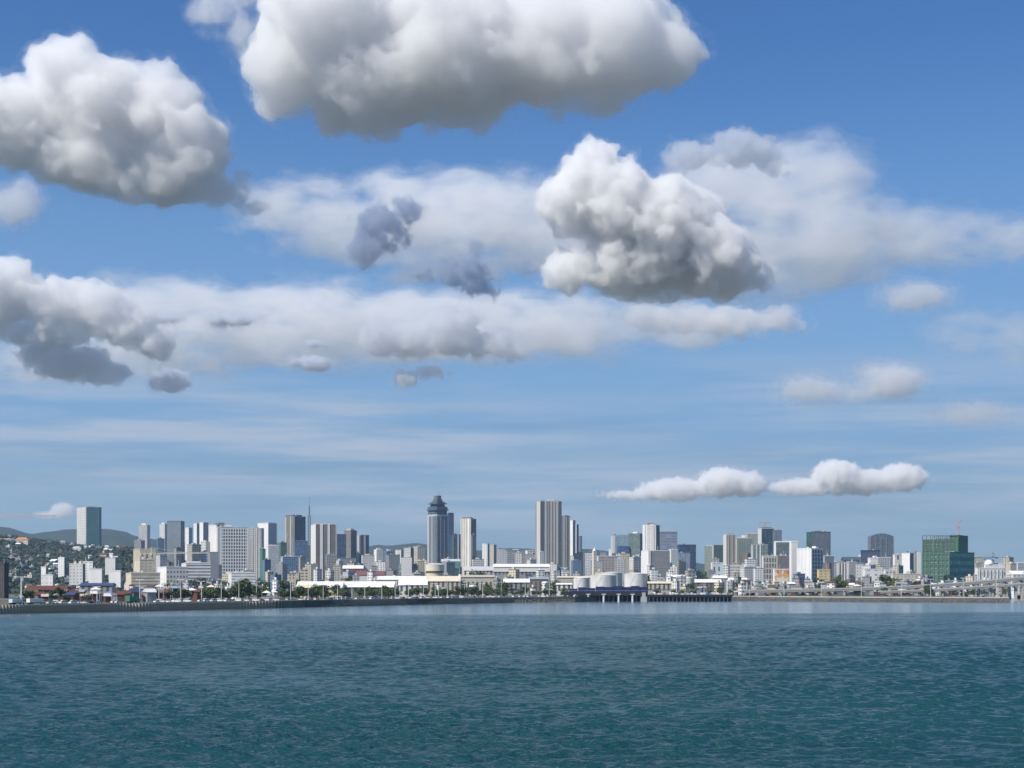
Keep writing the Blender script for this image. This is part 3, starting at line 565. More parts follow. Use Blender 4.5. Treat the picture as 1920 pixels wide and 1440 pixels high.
# large green-netted block: two volumes
NETG = (.055, .17, .10)
T(1729, 1797, 1815, 1012, 2600, 'large upper volume of the green-netted construction block, open frame along its top', SC((.07, .125, .09), (.18, .25, .20), 9, 5.5, .55, .25), SC((.045, .17, .12)), name='construction_block', cat='building', roofc=GREEN,
  pil=[('L', 0, .02, GGREEN), ('L', .3, .32, (.1, .28, .18)), ('L', .92, 1, (.05, .16, .07))], grid=[('L', 9, 12, (.07, .125, .09))])
r0 = BLD[-1][0]; C, rz, LX, LY = foot(1729, 1797, 1815, 2600); ha = ZY(1012, 2600) - r0.location.z + 1.22; hb = ZY(1004, 2600) - r0.location.z
q = MB()
for i in range(10):
    for x_ in (.3, LX - 1.3): q.box(x_, x_ + 1, (LY - 1) * i / 9, (LY - 1) * i / 9 + 1, ha, hb - .01)
q.box(-.2, LX + .2, -.2, 1.4, hb, hb + .9); q.box(-.2, 1.4, 1.41, LY + .2, hb, hb + .9); q.box(LX - 1.4, LX + .2, 1.41, LY + .2, hb, hb + .9); q.build('roof_frame', plain((.10, .15, .14)), r0)
q = MB(); q.box(1.5, LX - 1.5, .1, LY * .25, ha, hb - .02); q.build('netting', plain((.06, .15, .06)), r0)
T(1729, 1781, 1827, 1036, 2350, 'lower dark teal volume of the green-netted construction block', SC((.065, .13, .095), (.22, .33, .27), 11, 5.5, .6, .22), SC((.06, .25, .22), (.07, .30, .27), 11, 14, .5, .5), name='construction_block', cat='building', roofc=GREEN,
  grid=[('L', 7, 8, (.075, .15, .11))], tops=[(.25, 3, (.4, .5, .45), (0, -.2))], phi=R(42))
# white domed hall
r0 = T(1828, 1833, 1886, 1066, 2300, 'white hall with a small dome and a row of columns near the right edge', SC(WHITE), SC((.60, .58, .55), DGREY, 7, 12, .45, .55), name='hall', cat='hall', roofc=OFFW, tops=[(.5, 8, OFFW, (.05, 0))])
kk = 2300 / F; q = MB(); zb = ZY(1058, 2300) - r0.location.z
for i in range(6): q.cyl(20, 8, 6.5 * math.cos(i * .26), zb + 6.5 * math.sin(i * .26), zb + 6.5 * math.sin((i + 1) * .26), 16, 0, 6.5 * math.cos((i + 1) * .26) + .02)
q.build('dome', plain(WHITE), r0)
for i in range(7): q = MB(); q.box(2 + i * 5.4, 3.1 + i * 5.4, -1.4, -.4, 0, ZY(1067, 2300) - r0.location.z); q.build('column', plain(WHITE), r0)
T(1872, 1875, 1882, 1058, 2350, 'white shaft at the right end of the domed hall', SC(WHITE), SC(WHITE), name='building', cat='building')
T(1905, 1908, 1935, 1056, 2700, 'pale stand with flared roof tiers cut by the right edge', SC(WHITE), SC((.45, .42, .44), GREY, 0, 6, 1, .5), name='grandstand', cat='building', tops=[(.8, 3, LGREY)])
r0 = T(1896, 1899, 1960, 1078, 2300, 'white swept-roof terminal at the right edge', SC(WHITE), SC(OFFW, GREY, 8, 0, .4, 1), name='terminal', cat='building')
q = MB(); q.gable(0, 60, 0, 25, ZY(1078, 2300) - r0.location.z + 1.25, ZY(1070, 2300) - r0.location.z); q.build('roof', plain(WHITE, .5, .1), r0)
# left side: cream half-built block, hotel podiums
T(250, 262, 292, 1030, 2200, 'cream half-built block with open upper floors at the foot of the hill', SC((.55, .47, .34)), SC(CREAM, (.14, .11, .08), 9, 6, .5, .5), name='building', cat='building', roofc=BEIGE, grid=[('R', 3, 5, (.60, .53, .38))])
T(252, 262, 288, 1050, 2050, 'cream lower storeys in front of the half-built block', SC(CREAM), SC((.66, .60, .46), (.35, .30, .2), 8, 6, .35, .4), name='building', cat='building')
T(236, 246, 300, 1075, 1800, 'long cream building with shaded strips at the foot of the half-built block', SC(CREAM), SC((.58, .52, .42), (.2, .17, .14), 0, 6, 1, .35), name='building', cat='building')
T(292, 300, 312, 1042, 2300, 'pale concrete frame between the half-built block and slate slab', SC(LGREY), SC(OFFW, GREY, 5, 5, .6, .6), name='building', cat='building')
T(295, 312, 352, 1064, 1900, 'off-white building with a row of dark square openings below the slate slab', SC(WHITE), SC(OFFW, (.17, .14, .12), 6, 9, .5, .45), name='building', cat='building', roofc=WHITE)
T(340, 349, 395, 1056, 2150, 'white tiered car-park like building with horizontal bands left of the hotel', SC(WHITE), SC(WHITE, (.17, .18, .20), 0, 6, 1, .45), name='building', cat='building', roofc=OFFW, tops=[(.5, 4, WHITE, (-.1, 0))])
T(390, 394, 410, 1036, 2700, 'grey blank block below the plain white slab tower', SC(GREY), SC((.27, .28, .29)), name='building', cat='building')
T(428, 434, 479, 1075, 1900, 'white three-storey building with dark bands below the hotel', SC(WHITE), SC(WHITE, (.25, .25, .25), 0, 5.5, 1, .35), name='building', cat='building', roofc=GREY, tops=[(.6, 3, OFFW)])
T(109, 120.5, 124, 1046, 2600, 'small white hillside office block with dark side', SC(WHITE, (.5, .5, .52), 4, 4, .4, .4), SC(DGREY), name='building', cat='building', z0=0)
T(77, 86, 89, 1064, 2200, 'white narrow house on the lower slope', SC(WHITE), SC(GREY), name='house', cat='house', z0=0)
T(78, 99, 101, 1079, 1900, 'white wide house on the lower slope below the narrow white house', SC(WHITE, LGREY, 8, 9, .3, .4), SC(GREY), name='house', cat='house', z0=0, tops=[(.3, 3, WHITE)])
T(130, 155, 160, 1058, 2300, 'pale blocky house group on the slope under the hillside tower', SC(OFFW, GREY, 7, 6, .4, .4), SC(GREY), name='building', cat='building', z0=0)
T(155, 174, 178, 1054, 2350, 'white two-part building on the slope under the hillside tower', SC(WHITE, GREY, 9, 5, .5, .35), SC(GREY), name='building', cat='building', z0=0)
T(166, 191, 194, 1068, 2100, 'long white low building on the slope', SC(WHITE), SC(GREY), name='building', cat='building', z0=0)
T(204, 226, 229, 1071, 2100, 'white flat-roofed low building left of the cream blocks', SC(WHITE), SC(GREY), name='building', cat='building', z0=0)
T(197, 216, 220, 1047, 2700, 'pale hillside house with a dark upper box', SC(OFFW), SC(GREY), name='house', cat='house', z0=0, tops=[(.35, 8, WHITE)])
T(-8, 8, 13, 1058, 1300, 'dark weathered tower at the left edge of the quay', SC((.05, .05, .055), (.10, .09, .08), 4, 5, .5, .5), SC((.035, .04, .045)), name='building', cat='building', roofc=DGREY)
# hillside hall with orange roofs
for (x0, x1, ya, yb, lab) in ((-20, 30, 1008, 1014, 'long cream hall with an orange roof on the far left ridge'), (28, 56, 1004, 1012, 'orange-roofed end pavilion on the far left ridge')):
    D0 = 4300; C, rz, LX, LY = foot(x0, x1 - 4, x1, D0, R(15)); z_ = ZY(yb + 8, D0)
    r0 = empty('hillside_hall', (C.x, C.y, z_), rz, label=lab, cat='hall', group='orange roofed halls on the ridge'); BLD.append((r0, x0, x1, D0))
    q = MB(); q.box(0, LX, 0, LY, -25, 8 * D0 / F); q.build('wall', facade(CREAM, BROWN, 6, 7, .4, .4), r0)
    q = MB(); zz = 8 * D0 / F + .01; q.v += [(-1, -1, zz), (LX + 1, -1, zz), (LX + 1, LY + 1, zz), (-1, LY + 1, zz), (LX * .5, LY * .2, zz + 7), (LX * .5, LY * .8, zz + 7)]
    q.f += [(0, 1, 4), (1, 2, 5, 4), (2, 3, 5), (3, 0, 4, 5), (3, 2, 1, 0)]; q.mi += [0] * 5; q.build('roof', plain(ORG), r0)
# round cream building
D0 = 2300; kk = D0 / F; r0 = empty('round_building', (PX(814.5, D0), D0 + 14, LZ - .5), 0, label='round cream two-tier building below the grey skyscraper', cat='building'); BLD.append((r0, 797, 832, D0))
q = MB(); q.cyl(0, 0, 16 * kk, 0, ZY(1073, D0) - LZ, 40); q.build('lower_wall', plain((.68, .60, .42)), r0)
q = MB(); q.cyl(0, 0, 17.0 * kk, ZY(1073, D0) - LZ + .01, ZY(1070, D0) - LZ, 40); q.build('shadow_band', plain((.10, .09, .08)), r0)  # dark ring between the two tiers
q = MB(); q.cyl(0, 0, 17.8 * kk, ZY(1070, D0) - LZ + .01, ZY(1058, D0) - LZ, 40); q.build('upper_wall', plain((.72, .66, .50)), r0)
q = MB(); q.cyl(0, 0, 18 * kk, ZY(1058, D0) - LZ + .01, ZY(1055, D0) - LZ, 40, 0, 10 * kk); q.build('roof', plain(LGREY), r0)
# green and teal roofed halls
def shed(x0, x1, yt, ye, D, label, roofc, wallc, name='warehouse', cat='warehouse', depth=None, base=None, ribs=True):
    kk = D / F; W = (x1 - x0) * kk; dp = depth or min(W * .5, 45)
    r0 = empty(name, (PX(x0, D), D, LZ), 0, label=label, cat=cat); BLD.append((r0, x0, x1, D))
    ze = max(ZY(ye, D) - LZ, 2.5); zt = max(ZY(yt, D) - LZ, ze + .8)
    q = MB(); q.box(0, W, 0, dp, -.3, ze); q.build('wall', facade(wallc, (.08, .08, .08), 5.0, 20, .45, .5) if ribs else plain(wallc), r0)
    q = MB(); q.gable(0, W, 0, dp, ze + .01, zt, 0, .8); q.build('roof', plain(roofc, .55, .12), r0)
    return r0
shed(748, 786, 1057, 1066, 2900, 'long grass-green roof left of the round cream building', (.07, .18, .13), GREY)
shed(832, 860, 1052, 1066, 2600, 'teal green roofed hall right of the round cream building', (.02, .12, .11), (.02, .11, .10), ribs=False)
shed(828, 862, 1048, 1053, 2800, 'grey vaulted roof behind the teal green hall', LGREY, GREY)
shed(556, 640, 1090, 1102, 1420, 'left half of the long white-roofed quay shed', WHITE, CREAM, depth=30)
shed(641, 737, 1090, 1101, 1435, 'right half of the long white-roofed quay shed', WHITE, (.16, .18, .14), depth=30)
shed(560, 600, 1096, 1102, 1395, 'low cream lean-to at the left end of the white quay shed', CREAM, YEL, depth=12)
shed(708, 800, 1080, 1087, 1750, 'white roofed hall with a broad front behind the quay shed', WHITE, OFFW)
shed(748, 800, 1087, 1097, 1500, 'white roofed shed left of the round cream building', WHITE, OFFW)
shed(800, 862, 1080, 1090, 1700, 'cream canopy roof in front of the round cream building', CREAM, (.5, .45, .33))
shed(870, 925, 1062, 1070, 2200, 'long grey roof behind the beige colonnade', LGREY, (.40, .38, .33))
shed(866, 926, 1078, 1082, 1800, 'beige low block with a row of columns right of the round building', BEIGE, (.55, .50, .40))
shed(925, 1030, 1057, 1063, 2400, 'very long white flat-roofed building left of the tanks', WHITE, OFFW)
shed(926, 1030, 1067, 1072, 2100, 'long grey shaded building under the very long white roof', BEIGE, GREY)
shed(945, 992, 1085, 1092, 1650, 'white pitched shed on the quay below the banded block', WHITE, GREY)
shed(992, 1028, 1082, 1086, 1750, 'brown metal shed beside the white pitched shed', GREY, (.22, .19, .16))
shed(1046, 1110, 1080, 1083, 2000, 'cream flat roof behind the storage tanks', CREAM, BEIGE)
shed(1044, 1072, 1093, 1096, 1640, 'white low shed left of the storage tanks', WHITE, OFFW)
shed(1258, 1305, 1078, 1082, 2100, 'white shed right of the white-edged grey block', WHITE, OFFW)
shed(1216, 1260, 1090, 1094, 1800, 'cream low shed right of the largest tank', CREAM, BEIGE)
shed(1305, 1352, 1086, 1092, 1850, 'white curved roof shed right of the tank yard', WHITE, BROWN)
shed(1338, 1362, 1079, 1084, 2000, 'small white gabled shed below the pale blue block', WHITE, GREY)
shed(1365, 1400, 1083, 1087, 2000, 'white low roof below the long banded building', WHITE, OFFW)
shed(643, 680, 1060, 1066, 2300, 'white-roofed building with brick red lower walls', WHITE, (.26, .11, .09))
shed(668, 720, 1070, 1078, 2100, 'dark red roofed building right of the brick red one', (.20, .08, .07), OFFW)
shed(48, 122, 1098, 1106, 1150, 'rust red open shed behind the quay on the left', RUST, (.13, .05, .035))
shed(150, 210, 1093, 1098, 1300, 'dark blue low roof behind the quay left of the cream blocks', (.05, .07, .16), GREY)
# storage tanks
for (x0, x1, yt, D, lab) in ((1076, 1106, 1084, 1750, 'white storage tank, leftmost above the blue jetty'), (1108, 1157, 1079, 1900, 'wide cream-lit storage tank in the middle of the tank yard'),
                             (1128, 1168, 1074, 2050, 'white storage tank half hidden behind the middle tank'), (1172, 1216, 1076, 1800, 'largest white storage tank above the right end of the jetty'), (1278, 1302, 1084, 1950, 'small pale tank right of the tank yard')):
    kk = D / F; r = (x1 - x0) / 2 * kk; r0 = empty('storage_tank', (PX((x0 + x1) / 2, D), D + r, LZ), 0, label=lab, cat='storage tank', group='white storage tanks'); BLD.append((r0, x0, x1, D))
    h = ZY(yt, D) - LZ; q = MB(); q.cyl(0, 0, r, -.2, h, 48); q.build('tank_wall', plain((.70, .69, .66), .6, .55), r0)
    q = MB(); q.cyl(0, 0, r + .15, h + .01, h + .3, 48); q.cyl(0, 0, r, h + .3, h + 1.6, 48, 0, r * .1); q.build('roof', plain(OFFW), r0)
    q = MB()
    for i in range(10): a_ = -2.6 + i * .09; q.box(r * math.cos(a_) * 1.01 - .5, r * math.cos(a_) * 1.01 + .5, r * math.sin(a_) * 1.01 - .5, r * math.sin(a_) * 1.01 + .5, h * i / 10, h * i / 10 + .5)
    q.build('stair', metal, r0)

# ------------------------------------------------------------------ masts and cranes
def lattice(q, a, b_, wd, n_, r=.18):
    a = Vector(a); b_ = Vector(b_); d = b_ - a
    u = d.normalized().cross(Vector((0, 1, 0)) if abs(d.normalized().y) < .9 else Vector((1, 0, 0))).normalized() * wd / 2; v = d.normalized().cross(u)
    cs = [u + v, u - v, -u - v, -u + v]
    for c_ in cs: q.bar(a + c_, b_ + c_, r)
    for i in range(n_):
        p = a + d * i / n_; p2 = a + d * (i + 1) / n_
        for j in range(4): q.bar(p + cs[j], p2 + cs[(j + 1) % 4], r * .6)
D0 = 3200; r0 = empty('radio_mast', (PX(580, D0), D0, LZ), 0, label='very tall thin lattice radio mast between the dark crowned and striped towers', cat='radio mast')
q = MB(); zt = ZY(966, D0) - LZ; lattice(q, (0, 0, 0), (0, 0, zt), 4.2, 26, .38); q.build('mast', plain((.09, .11, .13)), r0)
q = MB(); lattice(q, (0, 0, zt), (0, 0, ZY(948, D0) - LZ), 1.6, 8, .3); q.bar((0, 0, zt), (0, 0, ZY(932, D0) - LZ), .3); q.build('antenna', plain((.2, .2, .22)), r0)
def crane(px, y0, yt, D, xa, xb, label, c_=(.45, .42, .38), rise=0.0, r=.3, zb=None):
    kk = D / F; r0 = empty('tower_crane', (PX(px, D), D, ZY(y0, D) if zb is None else zb), 0, label=label, cat='tower crane', group='tower cranes')
    h = ZY(yt, D) - r0.location.z; q = MB(); lattice(q, (0, 0, 0), (0, 0, h + 2), 2.0, max(6, int(h / 5)), r); q.build('mast', plain(c_), r0)
    q = MB(); lattice(q, (0, 0, h), ((xb - px) * kk, 0, h + rise), 1.4, 24, r); q.build('jib', plain(c_), r0)
    q = MB(); lattice(q, (0, 0, h), ((xa - px) * kk, 0, h), 1.4, 5, r); q.box((xa - px) * kk - 1.5, (xa - px) * kk + 1.5, -1, 1, h - 3, h - .8); q.build('counter_jib', plain(c_), r0)
    q = MB(); q.box(-1, 1, -2.2, -.2, h - 2.2, h - .2); q.build('cab', plain(OFFW), r0)
    q = MB(); q.bar((0, 0, h + 2), (0, 0, h + 8), .4); q.bar((0, 0, h + 8), ((xb - px) * kk * .6, 0, h + rise * .6 + .7), .12); q.bar((0, 0, h + 8), ((xa - px) * kk, 0, h + .7), .12); q.build('tie_bar', plain(c_), r0)
crane(-25, 1120, 967, 2300, -60, 105, 'tower crane whose long pale pink jib reaches in from the left edge', (.66, .50, .49), 0, .34, LZ)
crane(284, 1100, 1038, 2100, 262, 392, 'tower crane with a long pale jib in front of the slate slab', (.62, .58, .50), 1.2, .26, LZ)
crane(1797, 1004, 984, 2620, 1790, 1803, 'small red and white crane on top of the green-netted block', (.50, .38, .38), 9, .22)
crane(1434, 988, 980, 3510, 1424, 1446, 'small crane on the roof of the dark teal tower', (.5, .35, .34), 0, .3)
crane(1862, 1058, 1046, 2320, 1846, 1872, 'small dark crane behind the domed hall', (.16, .18, .22), 0, .3)

# ------------------------------------------------------------------ jetty, wharf, elevated road
D0 = 1500; k_ = D0 / F
NV = plain((.012, .022, .11), .5); BK = plain((.02, .02, .028), .8); WP = plain((.72, .73, .72), .6, .25)
r0 = empty('jetty', (PX(1060, D0), D0, 0), 0, label='navy blue piled jetty in front of the storage tanks', cat='jetty')
X1 = (1215 - 1060) * k_
q = MB(); q.box(0, X1, 0, 16, ZY(1117, D0), ZY(1109, D0)); q.build('deck', BK, r0)
q = MB(); q.box(0, X1, 15, 16, -1.5, ZY(1117, D0) - .01); q.build('back_wall', BK, r0)  # black sheet added to stand in for the shade under the deck
q = MB(); zd = ZY(1109, D0)
for i in range(9):
    x_ = 4 + i * 8.3; hh = [2.6, 3.9, 3.2, 4.6, 3.6, 5.0, 4.0, 5.2, 3.4][i]; q.box(x_, x_ + 7.6, 1, 11, zd + .01, zd + hh)
q.box(30, X1, 11.2, 12, zd + .01, zd + 4.2); q.build('blue_cladding', NV, r0)
q = MB(); q.bar((0, .1, zd + .9), (X1, .1, zd + .9), .06); [q.bar((i * X1 / 26, .1, zd), (i * X1 / 26, .1, zd + .9), .05) for i in range(27)]; q.build('railing', metal, r0)
for px in (1103, 1132, 1160, 1186):
    q = MB(); x_ = (px - 1060) * k_; q.cyl(x_, -.6, .95, -1.5, ZY(1115, D0), 12); q.box(x_ - 2, x_ + 2, -1.8, .4, ZY(1115, D0) + .01, ZY(1113.5, D0)); q.build('fender_pile', WP, r0)
q = MB(); x_ = (1207 - 1060) * k_; q.box(x_ - 2.8, x_ + 2.8, -2, 1.5, -1.5, ZY(1119, D0)); q.box(x_ - 1.6, x_ + 1.6, -1.6, 1, ZY(1119, D0) + .01, ZY(1111, D0)); q.build('dolphin', plain((.45, .44, .42)), r0)
pm = MB(); pm.cyl(0, 0, .5, -2, ZY(1117, D0) - .02, 8); me = pm.mesh('pile', plain((.16, .15, .15)))
for i in range(18):
    for yy in (3, 13):
        o = bpy.data.objects.new('pile', me); COL.objects.link(o); o.parent = r0; o.location = (2 + i * (X1 - 4) / 17, yy, 0)
D0 = 1520; k_ = D0 / F
r0 = empty('wharf', (PX(1216, D0), D0, 0), 0, label='low black wharf cluttered with pale gear right of the navy jetty', cat='wharf')
X1 = (1374 - 1216) * k_
q = MB(); q.box(0, X1, 0, 25, ZY(1119, D0), ZY(1115, D0)); q.build('deck', BK, r0)
q = MB(); q.box(0, X1, 8, 9, -1, ZY(1119, D0)); q.build('back_wall', BK, r0)  # another black sheet, added as the shade beneath the wharf
me = None
pm = MB(); pm.cyl(0, 0, .45, -2, ZY(1119, D0) - .02, 8); me = pm.mesh('pile', plain((.09, .09, .10)))
for i in range(22): o = bpy.data.objects.new('pile', me); COL.objects.link(o); o.parent = r0; o.location = (1 + i * (X1 - 2) / 21, .9, 0)
q = MB(); zt = ZY(1107, D0)
q.box(0, X1 * .8, 10, 22, zt, zt + 1.0); q.build('canopy', plain((.13, .13, .125)), r0)
q = MB(); [q.box(2 + i * 9, 2.5 + i * 9, 10.2, 10.7, ZY(1115, D0) + .01, zt - .01) for i in range(8)]; q.build('canopy_post', plain(GREY), r0)
rr_ = random.Random(5)
AUTO = []      # (object, base label, photo x)
for i in range(26):
    px = 1222 + i * 5.8 + rr_.uniform(-1.5, 1.5); kk = k_; wd = rr_.uniform(1.2, 3.4); hh = rr_.uniform(.8, 2.4); c_ = rr_.choice([WHITE, OFFW, LGREY, BLUEG, GREY])
    q = MB(); q.box(-wd / 2, wd / 2, 0, 2, 0, hh * .7); q.gable(-wd / 2, wd / 2, 0, 2, hh * .7 + .005, hh, 0, .05); q.box(-wd * .2, wd * .1, -.06, -.002, .1, hh * .5)
    o = q.build('cargo_crate', plain(c_), None, (PX(px, D0 + 2 + (i % 3) * 2), D0 + 2 + (i % 3) * 2.2, ZY(1115, D0) + .005)); tag(o, cat='crate', group='crates on the black wharf'); AUTO.append((o, '%s covered crate on the black wharf' % CN[c_], px))

def viaduct(pts, D, wd, th, label, pier_px, pc=plain((.30, .29, .27), .9, .3), group='elevated roads'):
    r0 = empty('elevated_road', (PX(pts[0][0], D), D, LZ), 0, label=label, cat='elevated road', group=group)
    V = [Vector((PX(x_, D) - r0.location.x, 0, ZY(y_, D) - LZ)) for x_, y_ in pts]
    q = MB(); par = MB()
    for p, n2_ in zip(V, V[1:]):
        q.f += [tuple(len(q.v) + i for i in f_) for f_ in ((0, 1, 5, 4), (3, 2, 6, 7)[::-1], (0, 3, 2, 1)[::-1], (4, 5, 6, 7)[::-1])]; q.mi += [0] * 4
        b0 = len(q.v)
        q.v += [(p.x, 0, p.z - th), (n2_.x, 0, n2_.z - th), (n2_.x, 0, n2_.z), (p.x, 0, p.z), (p.x, wd, p.z - th), (n2_.x, wd, n2_.z - th), (n2_.x, wd, n2_.z), (p.x, wd, p.z)]
        q.f = q.f[:-4]; q.mi = q.mi[:-4]
        for f_ in ((0, 1, 2, 3), (5, 4, 7, 6), (3, 2, 6, 7), (4, 5, 1, 0)): q.f.append(tuple(b0 + i for i in f_)); q.mi.append(0)
        for yy in (-.15, wd - .15):
            b0 = len(par.v); par.v += [(p.x, yy, p.z + .004), (n2_.x, yy, n2_.z + .004), (n2_.x, yy, n2_.z + 1.1), (p.x, yy, p.z + 1.1), (p.x, yy + .3, p.z + .004), (n2_.x, yy + .3, n2_.z + .004), (n2_.x, yy + .3, n2_.z + 1.1), (p.x, yy + .3, p.z + 1.1)]
            for f_ in ((0, 1, 2, 3), (5, 4, 7, 6), (3, 2, 6, 7)): par.f.append(tuple(b0 + i for i in f_)); par.mi.append(0)
    q.build('deck', pc, r0); par.build('parapet', plain((.46, .45, .41)), r0)
    for px in pier_px:
        for (xa, ya), (xb, yb) in zip(pts, pts[1:]):
            if xa <= px <= xb: y_ = ya + (yb - ya) * (px - xa) / (xb - xa)
        zz = ZY(y_, D) - LZ - th; x_ = PX(px, D) - r0.location.x
        if zz < 1: continue
        q = MB(); q.box(x_ - 1.1, x_ + 1.1, wd * .3, wd * .7, -6, zz - 1.4); q.box(x_ - 1.6, x_ + 1.6, .3, wd - .3, zz - 1.4 + .002, zz - .01); q.build('pier', plain((.42, .40, .36)), r0)
    return r0
viaduct([(1395, 1108), (1500, 1106), (1600, 1104), (1700, 1100), (1800, 1094), (1860, 1089), (1990, 1076)], 1640, 11, 2.2, 'longer grey elevated road climbing to the right above the quay', range(1440, 1990, 30))
viaduct([(1650, 1110), (1760, 1106), (1850, 1100), (1990, 1090)], 1590, 9, 1.6, 'lower ramp of the elevated road in front of the longer one', range(1665, 1990, 22))

# ------------------------------------------------------------------ landmarks for naming small things
LM = [(60, 'the orange-roofed hillside hall'), (130, 'the small hillside office'), (205, 'the green-netted hillside tower'), (300, 'the cream half-built block'), (350, 'the slate slab tower'),
      (405, 'the thin white towers'), (500, 'the white grid hotel'), (580, 'the dark crowned tower'), (632, 'the brown striped tower'), (695, 'the dark cluster'), (795, 'the pale flats'),
      (850, 'the grey skyscraper'), (900, 'the slim cream tower'), (1003, 'the grey banded block'), (1092, 'the tall striped slab'), (1145, 'the cream turret'), (1203, 'the pale glass office'),
      (1272, 'the white-edged grey block'), (1322, 'the dark blue office'), (1400, 'the beige ribbed tower'), (1480, 'the dark teal tower'), (1565, 'the white hospital'), (1625, 'the white-columned block'),
      (1685, 'the arched glass tower'), (1729, 'the white slabs'), (1829, 'the green-netted block'), (3000, 'the domed hall')]
def lm(px):
    for a_, s_ in LM:
        if px < a_: return s_
rnd = random.Random(21)

# low buildings packed between the towers, every one a thing
PAL = [WHITE, WHITE, OFFW, OFFW, CREAM, LGREY, BEIGE, BEIGE, GREY, GREY, BROWN, BLUEG]
ROOFS = [(WHITE, 'white'), (LGREY, 'pale grey'), (GREY, 'grey'), (RUST, 'rust red'), (BROWN, 'brown'), (GREY, 'grey'), (GGREEN, 'grey-green')]
def small(px, D, wpx, hm_, z=None, kind=None):
    kk = D / F; W = wpx * kk; dp = min(max(W * rnd.uniform(.6, 1.1), 7), 26); wc = rnd.choice(PAL); rc, rn = rnd.choice(ROOFS)
    gab = rnd.random() < .45; yaw = R(rnd.choice([-28, -15, 0, 12, 20, 35, 48]))
    X_ = PX(px, D); zz = LZ + float(hillz(X_, D)) if z is None else z
    r0 = empty('house' if hm_ < 14 else 'building', (X_, D, zz - 1.0), yaw, cat='house' if hm_ < 14 else 'building', group='low buildings among the towers' if z is None and px > 330 else 'houses on the left slope')
    q = MB(); q.box(-W / 2, W / 2, 0, dp, -3, hm_ + 1)
    gl = (.10, .10, .11); q.build('wall', facade(wc, gl, rnd.choice([3.2, 4.0, 5.0]), rnd.choice([3.3, 3.6]), rnd.choice([.4, .5, .6]), rnd.choice([.4, .5])), r0)
    q = MB()
    if gab and hm_ < 16: q.gable(-W / 2, W / 2, 0, dp, hm_ + 1.01, hm_ + 1 + min(dp * .28, 4), 0, .5); q.build('roof', plain(rc, .6), r0); d_ = rn + ' gabled roof'
    else:
        q.box(-W / 2 - .3, W / 2 + .3, -.3, dp + .3, hm_ + 1.01, hm_ + 1.5); q.build('roof', plain(rc if rc != WHITE else OFFW, .8), r0); d_ = rn + ' flat roof'
        q = MB(); q.box(-W * .2, W * .1, dp * .3, dp * .7, hm_ + 1.51, hm_ + 4); q.build('roof_hut', plain(wc), r0)
    AUTO.append((r0, '%s %s with %s below %s' % (CN[wc], 'house' if hm_ < 14 else 'building', d_, lm(px)), px))
    return r0
YR = ((1036, 1056), (1044, 1066), (1054, 1078), (1066, 1088), (1076, 1096), (1087, 1103), (1098, 1108))
for row, (D, n_, hlo, hhi, wlo, whi) in enumerate(((3400, 34, 20, 46, 12, 24), (2900, 44, 14, 36, 10, 22), (2450, 56, 10, 28, 9, 20), (2050, 66, 8, 22, 8, 17), (1900, 84, 7, 20, 6, 14), (1760, 84, 4, 14, 6, 14), (1640, 46, 3, 8, 6, 12))):
    for i in range(n_):
        px = 250 + (i + rnd.random()) * (1910 - 250) / n_
        yt_ = rnd.uniform(*YR[row])
        if px < 310: yt_ = max(yt_, rnd.uniform(1060, 1085))
        if 395 < px < 500: yt_ = max(yt_, rnd.uniform(1072, 1090))
        if row >= 3 and px < 500: yt_ = max(yt_, rnd.uniform(1088, 1100))
        if row >= 2 and (788 < px < 838 or 1445 < px < 1485 or 1528 < px < 1592): yt_ = max(yt_, rnd.uniform(1090, 1102))
        if row >= 3 and px > 1400: yt_ = max(yt_, rnd.uniform(1078, 1098))
        if row >= 4 and (1040 < px < 1225 or (540 < px < 800 and row > 4)): continue
        if row == 4 and px < 600: continue
        if row == 6 and 1225 < px < 1400: continue
        if row >= 3 and 1070 < px < 1225: continue
        D_ = D + rnd.uniform(-60, 60) + (90 if row == 6 and px > 1380 else 0); wp = rnd.uniform(wlo, whi)
        small(px, D_, wp, max(3.0, ZY(yt_, D_) - LZ))
# hillside houses
for i in range(140):
    px = rnd.uniform(2, 330); D_ = rnd.uniform(1900, 4700)
    small(px, D_, rnd.uniform(5, 10) if rnd.random() < .8 else rnd.uniform(10, 16), rnd.uniform(7, 11.5))
def ordw(i):
    O = ['first', 'second', 'third', 'fourth', 'fifth', 'sixth', 'seventh', 'eighth', 'ninth', 'tenth', 'eleventh', 'twelfth', 'thirteenth', 'fourteenth', 'fifteenth', 'sixteenth', 'seventeenth', 'eighteenth', 'nineteenth', 'twentieth']
    return O[i] if i < 20 else 'twenty-' + O[i - 20]

for i in range(72):
    px = 44 + i * 11 + rnd.uniform(-5, 5); D = shoreY(px) + rnd.uniform(45, 190)
    if i >= 34: px = 1380 + (i - 34) * 13 + rnd.uniform(-5, 5); D = 1690 + rnd.uniform(0, 60)  # later sheds added to darken the shaded gap under the elevated road
    kk = D / F; c_ = rnd.choice([RUST, RUST, BROWN, GREY, NAVY, OFFW, BEIGE, (.11, .05, .035)]); wc = rnd.choice([BROWN, DGREY, RUST, GREY, (.11, .05, .035)])
    r0 = empty('shed', (PX(px, D), D, LZ), R(rnd.uniform(-15, 40)), cat='shed', group='sheds behind the quay'); W = rnd.uniform(9, 20) * kk; ze = rnd.uniform(2.6, 6.5)
    q = MB(); q.box(0, W, 0, 8, -.3, ze); q.box(W * .3, W * .55, -.08, -.003, 0, ze * .7); q.build('wall', plain(wc), r0)
    q = MB(); q.gable(0, W, 0, 8, ze + .01, ze + rnd.uniform(1.2, 2.4), 0, .5); q.build('roof', plain(c_, .7, .5), r0)
    AUTO.append((r0, '%s roofed quayside shed below %s' % (CN.get(c_, 'maroon'), lm(px)), px + W / kk / 2))

